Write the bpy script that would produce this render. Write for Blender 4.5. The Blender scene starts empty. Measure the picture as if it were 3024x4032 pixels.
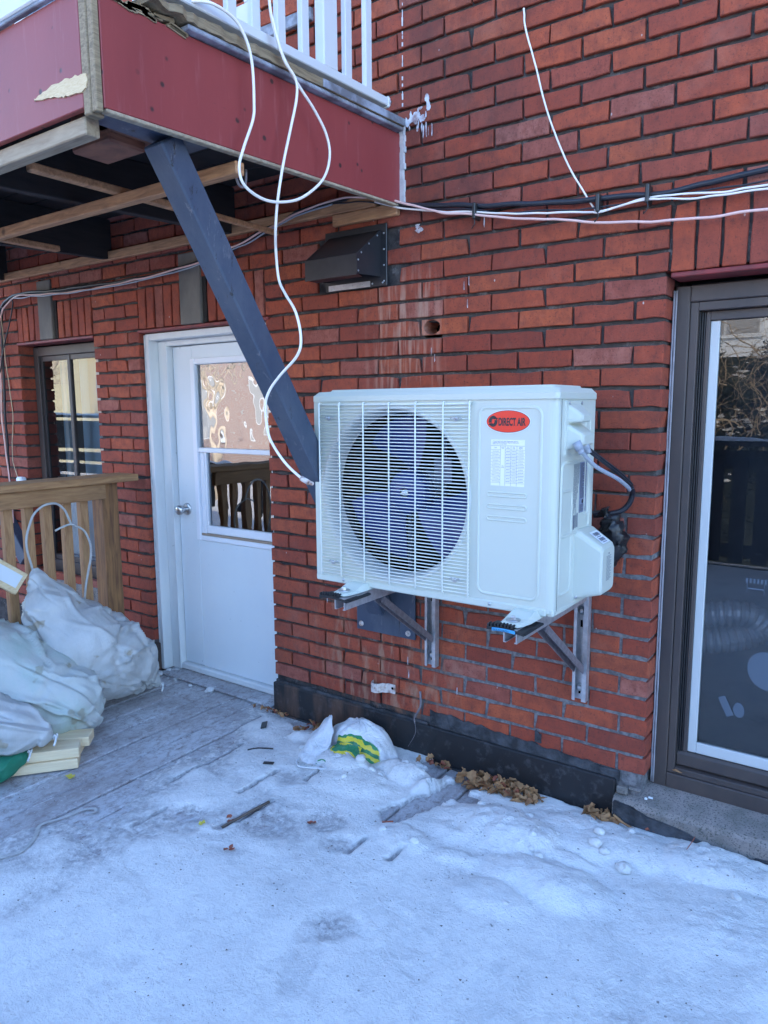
import bpy, math, random
from mathutils import Vector, Matrix, noise
R = random.Random(7)
S = bpy.context.scene
COL = S.collection
PI = math.pi

# ------------------------------------------------------------------ camera, sky, sun, exposure
cam_d = bpy.data.cameras.new("camera"); cam = bpy.data.objects.new("camera", cam_d); COL.objects.link(cam)
cam_d.sensor_fit = 'VERTICAL'; cam_d.sensor_height = 36.0; cam_d.lens = 25.49
cam_d.clip_start = 0.02; cam_d.clip_end = 3000
RM = [[0.817556, -0.07603, 0.570808], [0.575816, 0.118476, -0.808949], [-0.006123, 0.990042, 0.14064]]
CP = Vector((0.6256, -2.4301, 1.4397))
cam.matrix_world = Matrix.Translation(CP) @ Matrix(RM).to_4x4()
S.camera = cam
SUN_EL, SUN_AZ = math.radians(30), math.radians(52)      # azimuth measured from +y (behind the wall) towards +x
w = bpy.data.worlds.new("World"); S.world = w; w.use_nodes = True
wn = w.node_tree.nodes; wl = w.node_tree.links
sky = wn.new('ShaderNodeTexSky'); sky.sky_type = 'NISHITA'; sky.sun_disc = False
sky.sun_elevation = SUN_EL; sky.sun_rotation = SUN_AZ
sky.air_density = 1.0; sky.dust_density = 0.4; sky.ozone_density = 4.7
wn['Background'].inputs[1].default_value = 0.15
wl.new(sky.outputs[0], wn['Background'].inputs[0])
sd = bpy.data.lights.new("sun", 'SUN'); so = bpy.data.objects.new("sun", sd); COL.objects.link(so)
sd.energy = 2.6; sd.angle = math.radians(0.5); sd.color = (1.0, 0.93, 0.82)
sdir = Vector((math.sin(SUN_AZ)*math.cos(SUN_EL), math.cos(SUN_AZ)*math.cos(SUN_EL), math.sin(SUN_EL)))
so.rotation_euler = sdir.to_track_quat('Z', 'Y').to_euler()
S.view_settings.view_transform = 'Standard'; S.view_settings.look = 'None'
S.view_settings.gamma = 1.0; S.view_settings.exposure = 2.74

# ------------------------------------------------------------------ materials
MATS = {}
def mat(name, col, rough=.6, metal=0, col2=None, nscale=8, nstretch=(1,1,1), contrast=(.35,.65), bump=0, bscale=40,
        bstretch=(1,1,1), bdist=.002, speck=None, spscale=60, spth=.62, spec=.5, coat=0, space='Object', detail=6):
    if name in MATS: return MATS[name]
    m = bpy.data.materials.new(name); m.use_nodes = True; n = m.node_tree.nodes; l = m.node_tree.links
    b = n['Principled BSDF']; b.inputs['Roughness'].default_value = rough; b.inputs['Metallic'].default_value = metal
    b.inputs['Specular IOR Level'].default_value = spec; b.inputs['Coat Weight'].default_value = coat
    b.inputs['Base Color'].default_value = (*col, 1)
    if space == 'World': g = n.new('ShaderNodeNewGeometry'); src = g.outputs['Position']
    else: g = n.new('ShaderNodeTexCoord'); src = g.outputs['Object']
    def noi(scale, st, det=detail):
        mp = n.new('ShaderNodeMapping'); mp.inputs['Scale'].default_value = st; l.new(src, mp.inputs[0])
        t = n.new('ShaderNodeTexNoise'); t.inputs['Scale'].default_value = scale; t.inputs['Detail'].default_value = det
        t.inputs['Roughness'].default_value = .62; l.new(mp.outputs[0], t.inputs[0]); return t.outputs['Fac']
    def ramp(f, a, bb):
        r = n.new('ShaderNodeMapRange'); r.inputs[1].default_value = a; r.inputs[2].default_value = bb; l.new(f, r.inputs[0]); return r.outputs[0]
    def mix(f, c1, c2):
        x = n.new('ShaderNodeMix'); x.data_type = 'RGBA'; l.new(f, x.inputs[0])
        for i, c in ((6, c1), (7, c2)):
            if isinstance(c, tuple): x.inputs[i].default_value = (*c, 1)
            else: l.new(c, x.inputs[i])
        return x.outputs[2]
    cur = col
    if col2: cur = mix(ramp(noi(nscale, nstretch), *contrast), col, col2)
    if speck: cur = mix(ramp(noi(spscale, (1,1,1), 3), spth, spth+.05), cur, speck)
    if not isinstance(cur, tuple): l.new(cur, b.inputs['Base Color'])
    if bump:
        bp = n.new('ShaderNodeBump'); bp.inputs['Strength'].default_value = bump; bp.inputs['Distance'].default_value = bdist
        l.new(noi(bscale, bstretch), bp.inputs['Height']); l.new(bp.outputs[0], b.inputs['Normal'])
    MATS[name] = m; return m

def nodes_of(name):
    m = bpy.data.materials.new(name); m.use_nodes = True; MATS[name] = m
    return m, m.node_tree.nodes, m.node_tree.links, m.node_tree.nodes['Principled BSDF']
class NG:
    """tiny helper for hand built node graphs"""
    def __init__(s, n, l): s.n, s.l = n, l
    def _in(s, sock, v):
        if v is None: return
        if isinstance(v, (int, float)): sock.default_value = v
        elif isinstance(v, tuple): sock.default_value = (*v, 1) if len(v) == 3 and len(sock.default_value) == 4 else v
        else: s.l.new(v, sock)
    def math(s, op, a, b=None, c=None, clamp=False):
        x = s.n.new('ShaderNodeMath'); x.operation = op; x.use_clamp = clamp
        s._in(x.inputs[0], a); s._in(x.inputs[1], b); s._in(x.inputs[2], c); return x.outputs[0]
    def rng(s, v, a, b, c=0., d=1.):
        x = s.n.new('ShaderNodeMapRange'); s._in(x.inputs[0], v)
        for i, q in enumerate((a, b, c, d)): x.inputs[i+1].default_value = q
        return x.outputs[0]
    def mix(s, f, a, b, mode='MIX'):
        x = s.n.new('ShaderNodeMix'); x.data_type = 'RGBA'; x.blend_type = mode
        s._in(x.inputs[0], f); s._in(x.inputs[6], a); s._in(x.inputs[7], b); return x.outputs[2]
    def noise(s, vec, scale, stretch=(1,1,1), detail=5, rough=.6, dist=0):
        mp = s.n.new('ShaderNodeMapping'); mp.inputs['Scale'].default_value = stretch; s.l.new(vec, mp.inputs[0])
        t = s.n.new('ShaderNodeTexNoise'); t.inputs['Scale'].default_value = scale; t.inputs['Detail'].default_value = detail
        t.inputs['Roughness'].default_value = rough; t.inputs['Distortion'].default_value = dist
        s.l.new(mp.outputs[0], t.inputs[0]); return t.outputs['Fac']
    def ramp(s, f, stops):
        r = s.n.new('ShaderNodeValToRGB'); e = r.color_ramp.elements
        e[0].position, e[0].color = stops[0][0], (*stops[0][1], 1); e[1].position, e[1].color = stops[-1][0], (*stops[-1][1], 1)
        for p, c in stops[1:-1]:
            q = e.new(p); q.color = (*c, 1)
        s.l.new(f, r.inputs[0]); return r.outputs[0]
    def bump(s, h, strength, dist, b):
        x = s.n.new('ShaderNodeBump'); x.inputs['Strength'].default_value = strength; x.inputs['Distance'].default_value = dist
        s.l.new(h, x.inputs['Height']); s.l.new(x.outputs[0], b.inputs['Normal'])
    def pos(s):
        g = s.n.new('ShaderNodeNewGeometry'); sp = s.n.new('ShaderNodeSeparateXYZ'); s.l.new(g.outputs['Position'], sp.inputs[0])
        return g.outputs['Position'], sp.outputs[0], sp.outputs[1], sp.outputs[2]

def stain_masks(q, P, x, z):
    """weathering with places of its own: run-off below the vent, soot near the balcony end, white drips"""
    def band(v, a, b, s): return q.math('MULTIPLY', q.rng(v, a-s, a+s), q.rng(v, b-s, b+s, 1., 0.))
    streak = q.rng(q.noise(P, 44, (1, .1, .07), 4), .47, .62)
    run = q.math('MULTIPLY', q.math('MULTIPLY', band(x, -1.14, -.84, .06), band(z, 1.46, 1.95, .09)), streak)
    streak2 = q.rng(q.noise(P, 22, (1, .1, .2), 5, .6, .4), .5, .66)
    run2 = q.math('MULTIPLY', q.math('MULTIPLY', band(x, -1.42, -.78, .12), band(z, .1, .72, .1)), streak2)
    soot = q.math('MULTIPLY', q.math('MULTIPLY', band(x, -1.0, -.55, .16), q.rng(z, 1.95, 2.2)), q.rng(q.noise(P, 7, (1,1,.5), 6), .38, .62))
    return run, run2, soot

# brick
m, n, l, b = nodes_of('brick'); q = NG(n, l); P, X, Y, Z = q.pos()
oi = n.new('ShaderNodeObjectInfo'); at = n.new('ShaderNodeAttribute'); at.attribute_name = 'rnd'
rr = q.math('FRACT', q.math('ADD', oi.outputs['Random'], at.outputs['Fac']))
base = q.ramp(rr, [(0, (.26, .052, .034)), (.18, (.37, .070, .038)), (.38, (.44, .090, .042)), (.52, (.31, .062, .040)), (.68, (.47, .108, .048)), (.82, (.39, .074, .038)), (.90, (.33, .085, .062)), (.96, (.42, .15, .115)), (1, (.32, .058, .036))])
mott = q.noise(P, 26, (1, 1, 1), 6, .65)
base = q.mix(q.rng(mott, .42, .66, 0, .7), base, (.20, .048, .034))
base = q.mix(q.rng(q.noise(P, 5, (1, 1, 1.4), 5), .45, .75, 0, .5), base, (.17, .040, .032))
base = q.mix(q.rng(q.noise(P, 60, (1, 1, .35), 5, .7), .55, .72, 0, .6), base, (.11, .036, .032))
base = q.mix(q.rng(q.noise(P, 150, (1, 1, 1), 2), .60, .68, 0, .6), base, (.08, .03, .028))
base = q.mix(q.rng(q.noise(P, 3.5, (1, 1, 1), 6, .7), .55, .75, 0, .22), base, (.50, .27, .21))
run, run2, soot = stain_masks(q, P, X, Z)
base = q.mix(q.math('MULTIPLY', run, .5), base, (.60, .40, .31))
base = q.mix(q.math('MULTIPLY', run2, .65), base, (.42, .27, .19))
base = q.mix(q.math('MULTIPLY', soot, .7), base, (.075, .035, .034))
sp = n.new('ShaderNodeTexVoronoi'); sp.inputs['Scale'].default_value = 19
mp = n.new('ShaderNodeMapping'); mp.inputs['Scale'].default_value = (1, 1, .6); l.new(P, mp.inputs[0]); l.new(mp.outputs[0], sp.inputs['Vector'])
dots = q.math('MULTIPLY', q.rng(sp.outputs['Distance'], .035, .06, 1, 0), q.rng(q.noise(P, 3.1, (1,1,1), 2), .5, .56))
base = q.mix(q.math('MULTIPLY', dots, .75), base, (.62, .60, .58))
base = q.mix(1.0, base, (1.0, 1.02, .98), 'MULTIPLY')
base = q.mix(q.rng(q.noise(P, 1.6, (1, 1, 1), 7, .7), .42, .68, 0, .35), base, (.17, .055, .040))
l.new(base, b.inputs['Base Color']); b.inputs['Roughness'].default_value = .82; b.inputs['Specular IOR Level'].default_value = .3
rug = q.noise(P, 85, (1, 1, .55), 4, .6, 1.2)
hh = q.math('ADD', q.math('MULTIPLY', rug, .8), q.math('MULTIPLY', q.noise(P, 260, (1,1,1), 3), .5))
q.bump(hh, .9, .0034, b)
# mortar
m, n, l, b = nodes_of('mortar'); q = NG(n, l); P, X, Y, Z = q.pos()
new = q.math('MULTIPLY', q.math('MULTIPLY', q.rng(X, -.95, -.72), q.rng(Z, .95, 1.25, 1, 0)), 1.0)
tan = q.math('MULTIPLY', q.rng(X, -1.0, -.8), q.rng(Z, 1.2, 1.9, 1., .25))
c = q.mix(q.rng(q.noise(P, 20, (1,1,1), 6), .35, .65), (.030, .027, .029), (.085, .075, .072))
c = q.mix(q.math('MULTIPLY', tan, q.rng(q.noise(P, 6, (1,1,3), 4), .35, .6, .25, .9)), c, (.12, .105, .095))
c = q.mix(new, c, q.mix(q.rng(q.noise(P, 60, (1,1,1), 6), .4, .62), (.12, .115, .12), (.24, .235, .24)))
c = q.mix(q.math('MULTIPLY', q.rng(q.noise(P, 11, (1,1,1), 8, .8), .54, .66), .6), c, (.27, .25, .24))
run, run2, soot = stain_masks(q, P, X, Z)
c = q.mix(q.math('MULTIPLY', run2, .8), c, (.30, .13, .07))
l.new(c, b.inputs['Base Color']); b.inputs['Roughness'].default_value = .95
q.bump(q.noise(P, 120, (1,1,1), 6, .7), .9, .006, b)
# far brick cladding of the upper wall and neighbours
def brick_tex(name, c1, c2, mo, scale=1.0):
    m, n, l, b = nodes_of(name); q = NG(n, l); P, X, Y, Z = q.pos()
    cb = n.new('ShaderNodeCombineXYZ'); l.new(X, cb.inputs[0]); l.new(Z, cb.inputs[1])
    t = n.new('ShaderNodeTexBrick'); l.new(cb.outputs[0], t.inputs[0]); t.inputs['Scale'].default_value = scale
    t.inputs['Brick Width'].default_value = .203; t.inputs['Row Height'].default_value = .07; t.inputs['Mortar Size'].default_value = .006
    t.inputs['Color1'].default_value = (*c1, 1); t.inputs['Color2'].default_value = (*c2, 1); t.inputs['Mortar'].default_value = (*mo, 1)
    l.new(t.outputs[0], b.inputs['Base Color']); b.inputs['Roughness'].default_value = .9
    bp = n.new('ShaderNodeBump'); bp.inputs['Distance'].default_value = .01; bp.invert = True; l.new(t.outputs['Fac'], bp.inputs['Height']); l.new(bp.outputs[0], b.inputs['Normal'])
brick_tex('upper_brick', (.30, .08, .045), (.24, .062, .04), (.06, .055, .055))
brick_tex('far_brick', (.44, .31, .26), (.40, .27, .225), (.48, .45, .42))
# snow
m, n, l, b = nodes_of('snow'); q = NG(n, l); P, X, Y, Z = q.pos()
dirt = q.rng(q.noise(P, 3.3, (1,1,1), 8, .7), .46, .66)
c = q.mix(q.math('MULTIPLY', dirt, .42), (.93, .92, .90), (.62, .63, .64))
wet = q.rng(q.noise(P, 26, (1,1,1), 9, .8, .5), .50, .68)
c = q.mix(q.math('MULTIPLY', wet, .34), c, (.42, .43, .46))
thin = q.rng(Z, .004, .013, 1, 0)
c = q.mix(q.math('MULTIPLY', thin, q.rng(q.noise(P, 45, (1,1,1), 6, .7), .38, .6, .15, .8)), c, (.34, .33, .35))
tan_ = q.math('MULTIPLY', q.rng(q.noise(P, 60, (1,1,1), 5), .6, .68), q.rng(q.noise(P, 2.3, (1,1,1), 3), .5, .62))
c = q.mix(q.math('MULTIPLY', tan_, .35), c, (.40, .30, .20))
v = n.new('ShaderNodeTexVoronoi'); v.inputs['Scale'].default_value = 24; l.new(P, v.inputs['Vector'])
sk = q.math('MULTIPLY', q.rng(v.outputs['Distance'], .06, .10, 1, 0), q.rng(q.noise(P, 3.2, (1,1,1), 4), .47, .56))
c = q.mix(q.math('MULTIPLY', sk, .7), c, (.12, .09, .08))
l.new(c, b.inputs['Base Color']); b.inputs['Roughness'].default_value = .62; b.inputs['Specular IOR Level'].default_value = .35
hh = q.math('ADD', q.math('MULTIPLY', q.noise(P, 30, (1,1,1), 9, .74, .3), .6), q.math('MULTIPLY', q.noise(P, 110, (1,1,1), 5, .75), .45))
q.bump(hh, 1.0, .016, b)
# frosted deck plank
m, n, l, b = nodes_of('deck_wood'); q = NG(n, l); P, X, Y, Z = q.pos()
oi = n.new('ShaderNodeObjectInfo')
c = q.mix(oi.outputs['Random'], (.24, .20, .20), (.32, .275, .27))
c = q.mix(q.rng(q.noise(P, 40, (1, .2, 1), 6), .4, .65, 0, .6), c, (.14, .10, .09))
fr = q.math('MULTIPLY', q.rng(q.noise(P, 30, (1.1, .8, 1), 9, .82, .5), .37, .54), q.rng(q.noise(P, 2.6, (1,1,1), 3), .3, .6, .25, .9))
c = q.mix(fr, c, (.60, .61, .64))
c = q.mix(q.rng(q.noise(P, 70, (1,1,1), 4), .6, .66, 0, .6), c, (.62, .62, .65))
l.new(c, b.inputs['Base Color']); b.inputs['Roughness'].default_value = .6
q.bump(q.noise(P, 50, (1, .7, 1), 8, .8), .9, .006, b)

def wood(name, c1, c2, scale=6, stretch=(1, 12, 12), rough=.7, knots=True):
    m, n, l, b = nodes_of(name); q = NG(n, l); tc = n.new('ShaderNodeTexCoord'); V = tc.outputs['Object']
    oi = n.new('ShaderNodeObjectInfo')
    g = q.noise(V, scale, stretch, 6, .6, .8)
    c = q.mix(q.rng(g, .35, .68), c1, c2)
    c = q.mix(q.math('MULTIPLY', oi.outputs['Random'], .25), c, tuple(x*.6 for x in c2))
    if knots:
        v = n.new('ShaderNodeTexVoronoi'); v.inputs['Scale'].default_value = 5.5; l.new(V, v.inputs['Vector'])
        c = q.mix(q.rng(v.outputs['Distance'], .05, .11, .8, 0), c, tuple(x*.25 for x in c2))
    l.new(c, b.inputs['Base Color']); b.inputs['Roughness'].default_value = rough
    q.bump(g, .35, .003, b)
wood('pine', (.80, .64, .40), (.64, .46, .25), 5, (10, 10, 60))
wood('rail_wood_y', (.46, .245, .105), (.27, .13, .055), 7, (10, 1, 10))
wood('rail_wood_z', (.52, .285, .13), (.30, .145, .062), 7, (9, 9, 1))
wood('post_wood', (.36, .17, .06), (.13, .055, .027), 6, (10, 10, .8))
wood('strip_wood', (.60, .31, .15), (.33, .16, .08), 8, (1, 8, 8))
wood('old_wood', (.36, .27, .16), (.17, .12, .07), 9, (8, 1, 14))
wood('beam_wood', (.46, .37, .26), (.28, .21, .14), 7, (1, 8, 8))
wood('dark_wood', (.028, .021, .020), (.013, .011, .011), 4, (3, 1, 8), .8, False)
wood('block_wood', (.30, .12, .07), (.15, .06, .04), 6, (2, 2, 8), .8)
wood('fence_wood', (.050, .042, .040), (.025, .022, .022), 6, (2, 2, 2), .8, False)
wood('tan_branch', (.62, .48, .32), (.42, .31, .20), 10, (3, 3, 3), .8, False)

# painted red fascia with chips
m, n, l, b = nodes_of('red_paint'); q = NG(n, l); P, X, Y, Z = q.pos()
c = q.mix(q.rng(q.noise(P, 3, (1, 1, .3), 5), .35, .7), (.285, .048, .046), (.235, .038, .038))
c = q.mix(q.rng(q.noise(P, 9, (3, 3, .35), 6, .7), .56, .74, 0, .35), c, (.42, .16, .16))
v = n.new('ShaderNodeTexVoronoi'); v.inputs['Scale'].default_value = 15; l.new(P, v.inputs['Vector'])
ch = q.math('MULTIPLY', q.rng(v.outputs['Distance'], .08, .14, 1, 0), q.rng(q.noise(P, 6.0, (1,1,1), 3), .42, .48))
c = q.mix(ch, c, (.045, .02, .02))
sc = q.rng(q.noise(P, 8, (1, 1, 9), 4, .8), .68, .72)
c = q.mix(q.math('MULTIPLY', sc, .5), c, (.08, .03, .03))
l.new(c, b.inputs['Base Color']); b.inputs['Roughness'].default_value = .5
q.bump(q.math('ADD', q.noise(P, 25, (1,1,1), 6), q.math('MULTIPLY', ch, -1.)), .3, .002, b)
# steel blue strut with scratches
m, n, l, b = nodes_of('steel_paint'); q = NG(n, l); P, X, Y, Z = q.pos()
c = q.mix(q.rng(q.noise(P, 8, (1, 1, .5), 7, .7), .4, .66), (.042, .060, .098), (.072, .088, .122))
c = q.mix(q.rng(q.noise(P, 30, (1, 1, .25), 6, .75), .60, .68, 0, .8), c, (.19, .19, .21))
c = q.mix(q.rng(q.noise(P, 13, (1.6, 1.6, .5), 8, .85), .60, .635), c, (.020, .017, .018))
l.new(c, b.inputs['Base Color']); b.inputs['Roughness'].default_value = .48
q.bump(q.noise(P, 22, (1,1,.5), 7), .5, .003, b)
# black tar flashing
m, n, l, b = nodes_of('flashing'); q = NG(n, l); P, X, Y, Z = q.pos()
c = q.mix(q.rng(q.noise(P, 30, (1,1,1), 6), .55, .7, 0, .5), (.016, .016, .018), (.10, .095, .10))
rust = q.math('MULTIPLY', q.rng(X, -.95, -1.25), q.rng(q.noise(P, 14, (1, 1, .2), 5), .42, .66))
c = q.mix(q.math('MULTIPLY', rust, .7), c, (.16, .085, .055))
l.new(c, b.inputs['Base Color']); b.inputs['Roughness'].default_value = .5
q.bump(q.noise(P, 18, (1,1,1), 5), .4, .004, b)
mat('tar', (.025, .026, .030), .75, col2=(.085, .088, .098), nscale=16, contrast=(.4, .65), bump=1, bscale=45, bdist=.01, space='World')
mat('granite', (.30, .255, .235), .85, col2=(.17, .155, .14), nscale=12, bump=.8, bscale=180, bdist=.003, speck=(.10, .10, .09), spscale=170, spth=.55, space='World')
mat('ac_white', (.585, .615, .54), .36, col2=(.56, .59, .525), nscale=3, bump=.08, bscale=700, bdist=.0005)
mat('ac_grille', (.72, .74, .68), .35)
mat('ac_inner', (.55, .57, .55), .4)
mat('fan_blue', (.006, .018, .13), .36, col2=(.008, .030, .21), nscale=3, bump=.1, bscale=30)
mat('coil', (.004, .004, .005), .85, spec=.05)
mat('motor_grey', (.16, .17, .24), .5, metal=.3)
mat('steel', (.56, .57, .58), .38, metal=.9, col2=(.40, .41, .43), nscale=14, bump=.25, bscale=60)
mat('galv', (.55, .545, .56), .45, metal=.65, col2=(.40, .39, .41), nscale=45, bump=.2, bscale=120)
mat('galv_dull', (.27, .245, .26), .6, metal=.45, col2=(.19, .165, .18), nscale=60, bump=.5, bscale=150)
mat('rubber', (.014, .014, .016), .65)
mat('label_cyan', (.05, .32, .60), .5)
mat('logo_red', (.86, .045, .022), .4, bump=.15, bscale=50)
mat('white_print', (.82, .82, .84), .5)
mat('ink', (.018, .016, .022), .5, speck=(.09, .08, .08), spscale=350, spth=.58)
mat('ink_grey', (.17, .19, .24), .6)
mat('label_grey', (.22, .26, .36), .5)
mat('label_white', (.80, .84, .90), .5)
mat('door_white', (.72, .755, .77), .45, col2=(.68, .72, .745), nscale=3, speck=(.52, .55, .57), spscale=26, spth=.70, bump=.12, bscale=14, bdist=.002)
mat('frame_white', (.74, .745, .73), .5, col2=(.64, .65, .65), nscale=6, nstretch=(1,1,.3), speck=(.3,.3,.3), spscale=34, spth=.72, bump=.2, bscale=40)
mat('window_white', (.80, .80, .83), .4)
mat('caulk', (.66, .65, .65), .6, col2=(.45, .45, .46), nscale=30, bump=.7, bscale=60, bdist=.004)
mat('old_paint', (.60, .60, .64), .6, col2=(.30, .20, .20), nscale=26, contrast=(.42, .6), space='World')
mat('grey_caulk', (.28, .27, .29), .5, col2=(.36, .35, .38), nscale=30, bump=.7, bscale=60)
mat('brown_frame', (.056, .045, .044), .5, col2=(.085, .064, .056), nscale=7, nstretch=(1,1,.3), bump=.15, bscale=60, space='World')
mat('dark_gasket', (.018, .016, .018), .5)
mat('sash_white', (.55, .57, .57), .4)
mat('black_metal', (.018, .019, .023), .38, col2=(.028, .027, .030), nscale=12, bump=.1, bscale=30)
mat('cable_white', (.86, .80, .74), .45)
mat('dull_plastic', (.50, .50, .48), .5, col2=(.38, .38, .38), nscale=30)
mat('pale_bark', (.55, .46, .36), .9)
mat('backing_blue', (.34, .46, .56), .9)
mat('cable_pink', (.80, .52, .46), .5)
mat('cable_black', (.016, .018, .026), .42)
mat('cable_grey', (.34, .37, .43), .45)
mat('black_bag', (.012, .012, .014), .35, bump=.5, bscale=25, bdist=.01)
mat('sack_white', (.50, .50, .49), .5, col2=(.40, .40, .39), nscale=7, bump=.6, bscale=20, bdist=.006, bstretch=(1.0,1.6,.35), speck=(.34, .30, .24), spscale=9, spth=.62)
mat('sack_green', (.46, .48, .46), .5, col2=(.30, .44, .38), nscale=2.2, contrast=(.48, .7), bump=.6, bscale=20, bdist=.006, bstretch=(.4,1.5,1.5), speck=(.32, .32, .26), spscale=8, spth=.62)
mat('green_cloth', (.015, .20, .11), .6, col2=(.01, .14, .08), nscale=9, bump=.5, bscale=60)
mat('string', (.70, .70, .70), .8, bump=.6, bscale=200)
mat('leaf_tan', (.46, .25, .11), .75, col2=(.22, .095, .045), nscale=14, bump=.5, bscale=70)
mat('leaf_red', (.42, .11, .06), .7, col2=(.16, .06, .04), nscale=25)
mat('yellow_bit', (.62, .52, .08), .6)
mat('stone_key', (.20, .175, .15), .85, col2=(.115, .105, .095), nscale=7, nstretch=(1,1,.4), bump=.6, bscale=60, space='World')
mat('red_lintel', (.26, .035, .035), .6, col2=(.15, .03, .03), nscale=20, bump=.6, bscale=40, bdist=.004)
mat('chrome', (.60, .59, .58), .28, metal=1.0)
mat('clamp_paint', (.62, .56, .53), .6, col2=(.35, .22, .17), nscale=40, contrast=(.45, .6))
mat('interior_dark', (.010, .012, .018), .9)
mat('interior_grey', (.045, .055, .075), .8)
mat('duct_foil', (.36, .38, .42), .22, metal=.55, bump=.9, bscale=60, bdist=.006)
mat('cardboard', (.34, .25, .18), .8)
mat('towel', (.55, .68, .70), .8)
mat('balcony_white', (.62, .63, .64), .4)
mat('weather_metal', (.15, .155, .18), .55, col2=(.34, .37, .44), nscale=12, contrast=(.42, .6), space='World', bump=.3, bscale=30)
mat('glass_residue', (.09, .12, .16), .5)
mat('ice', (.55, .58, .62), .2)
mat('cream_stucco', (.66, .58, .38), .9, bump=.3, bscale=20)
mat('trim_white', (.78, .78, .76), .6)
mat('far_window', (.42, .40, .38), .5)
mat('roof_dark', (.45, .45, .47), .9, col2=(.75, .75, .76), nscale=1.2)
mat('evergreen', (.018, .026, .022), .8, col2=(.035, .045, .032), nscale=6)
mat('bark', (.13, .10, .08), .9)
mat('cap_black', (.02, .02, .02), .4)

# plastic bag: printed stripes that follow the film
m, n, l, b = nodes_of('bag_film'); q = NG(n, l); tc = n.new('ShaderNodeTexCoord'); V = tc.outputs['Object']
s3 = n.new('ShaderNodeSeparateXYZ'); l.new(V, s3.inputs[0])
bx = q.math('SUBTRACT', s3.outputs[0], .035)
h = q.math('ADD', s3.outputs[2], q.math('MULTIPLY', q.math('MULTIPLY', bx, bx), 2.6))
h = q.math('ADD', h, q.math('MULTIPLY', q.noise(V, 18, (1,1,1), 3), .03))
gb = q.ramp(q.rng(h, .046, .124), [(0, (.80, .81, .84)), (.08, (.02, .23, .08)), (.26, (.02, .23, .08)), (.27, (.75, .62, .04)), (.42, (.75, .62, .04)), (.43, (.03, .22, .10)), (.62, (.03, .22, .10)), (.63, (.75, .62, .04)), (.8, (.75, .62, .04)), (.81, (.02, .23, .08)), (.9, (.02, .23, .08)), (.92, (.80, .81, .84)), (1, (.80, .81, .84))])
for e in [e for e in n if e.type == 'VALTORGB']: e.color_ramp.interpolation = 'CONSTANT'
zone = q.math('MULTIPLY', q.rng(s3.outputs[0], -.035, -.030), q.rng(s3.outputs[1], -.03, -.035))
c = q.mix(zone, (.74, .75, .77), gb)
c = q.mix(q.rng(q.noise(V, 14, (1,1,1), 6, .7), .52, .72, 0, .4), c, (.42, .42, .42))
l.new(c, b.inputs['Base Color']); b.inputs['Roughness'].default_value = .32
b.inputs['Subsurface Weight'].default_value = .15; b.inputs['Subsurface Radius'].default_value = (.05, .05, .06)
q.bump(q.noise(V, 26, (1,1,1), 5, .6, 1.8), .8, .010, b)

def glass(name, ior=1.55, wave=0., wscale=6, tint=(.72, .78, .82)):
    m = bpy.data.materials.new(name); m.use_nodes = True; n = m.node_tree.nodes; l = m.node_tree.links
    n.remove(n['Principled BSDF']); out = n['Material Output']
    f = n.new('ShaderNodeFresnel'); f.inputs[0].default_value = ior
    g = n.new('ShaderNodeBsdfGlossy'); g.inputs['Roughness'].default_value = 0.0; g.inputs['Color'].default_value = (1, 1, 1, 1)
    t = n.new('ShaderNodeBsdfTransparent'); t.inputs[0].default_value = (*tint, 1)
    mx = n.new('ShaderNodeMixShader'); l.new(f.outputs[0], mx.inputs[0]); l.new(t.outputs[0], mx.inputs[1]); l.new(g.outputs[0], mx.inputs[2])
    l.new(mx.outputs[0], out.inputs[0])
    if wave:
        tc = n.new('ShaderNodeTexCoord'); ns = n.new('ShaderNodeTexNoise'); ns.inputs['Scale'].default_value = wscale; ns.inputs['Detail'].default_value = 1.0
        l.new(tc.outputs['Object'], ns.inputs[0]); bp = n.new('ShaderNodeBump'); bp.inputs['Strength'].default_value = 1; bp.inputs['Distance'].default_value = wave
        l.new(ns.outputs[0], bp.inputs['Height']); l.new(bp.outputs[0], g.inputs['Normal'])
    MATS[name] = m
glass('glass', 1.85)
glass('glass_left', 2.0, .0004, 3)
glass('glass_wavy', 3.2, .0022, 8)
glass('glass_lower', 2.6, .0012, 5)

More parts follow.
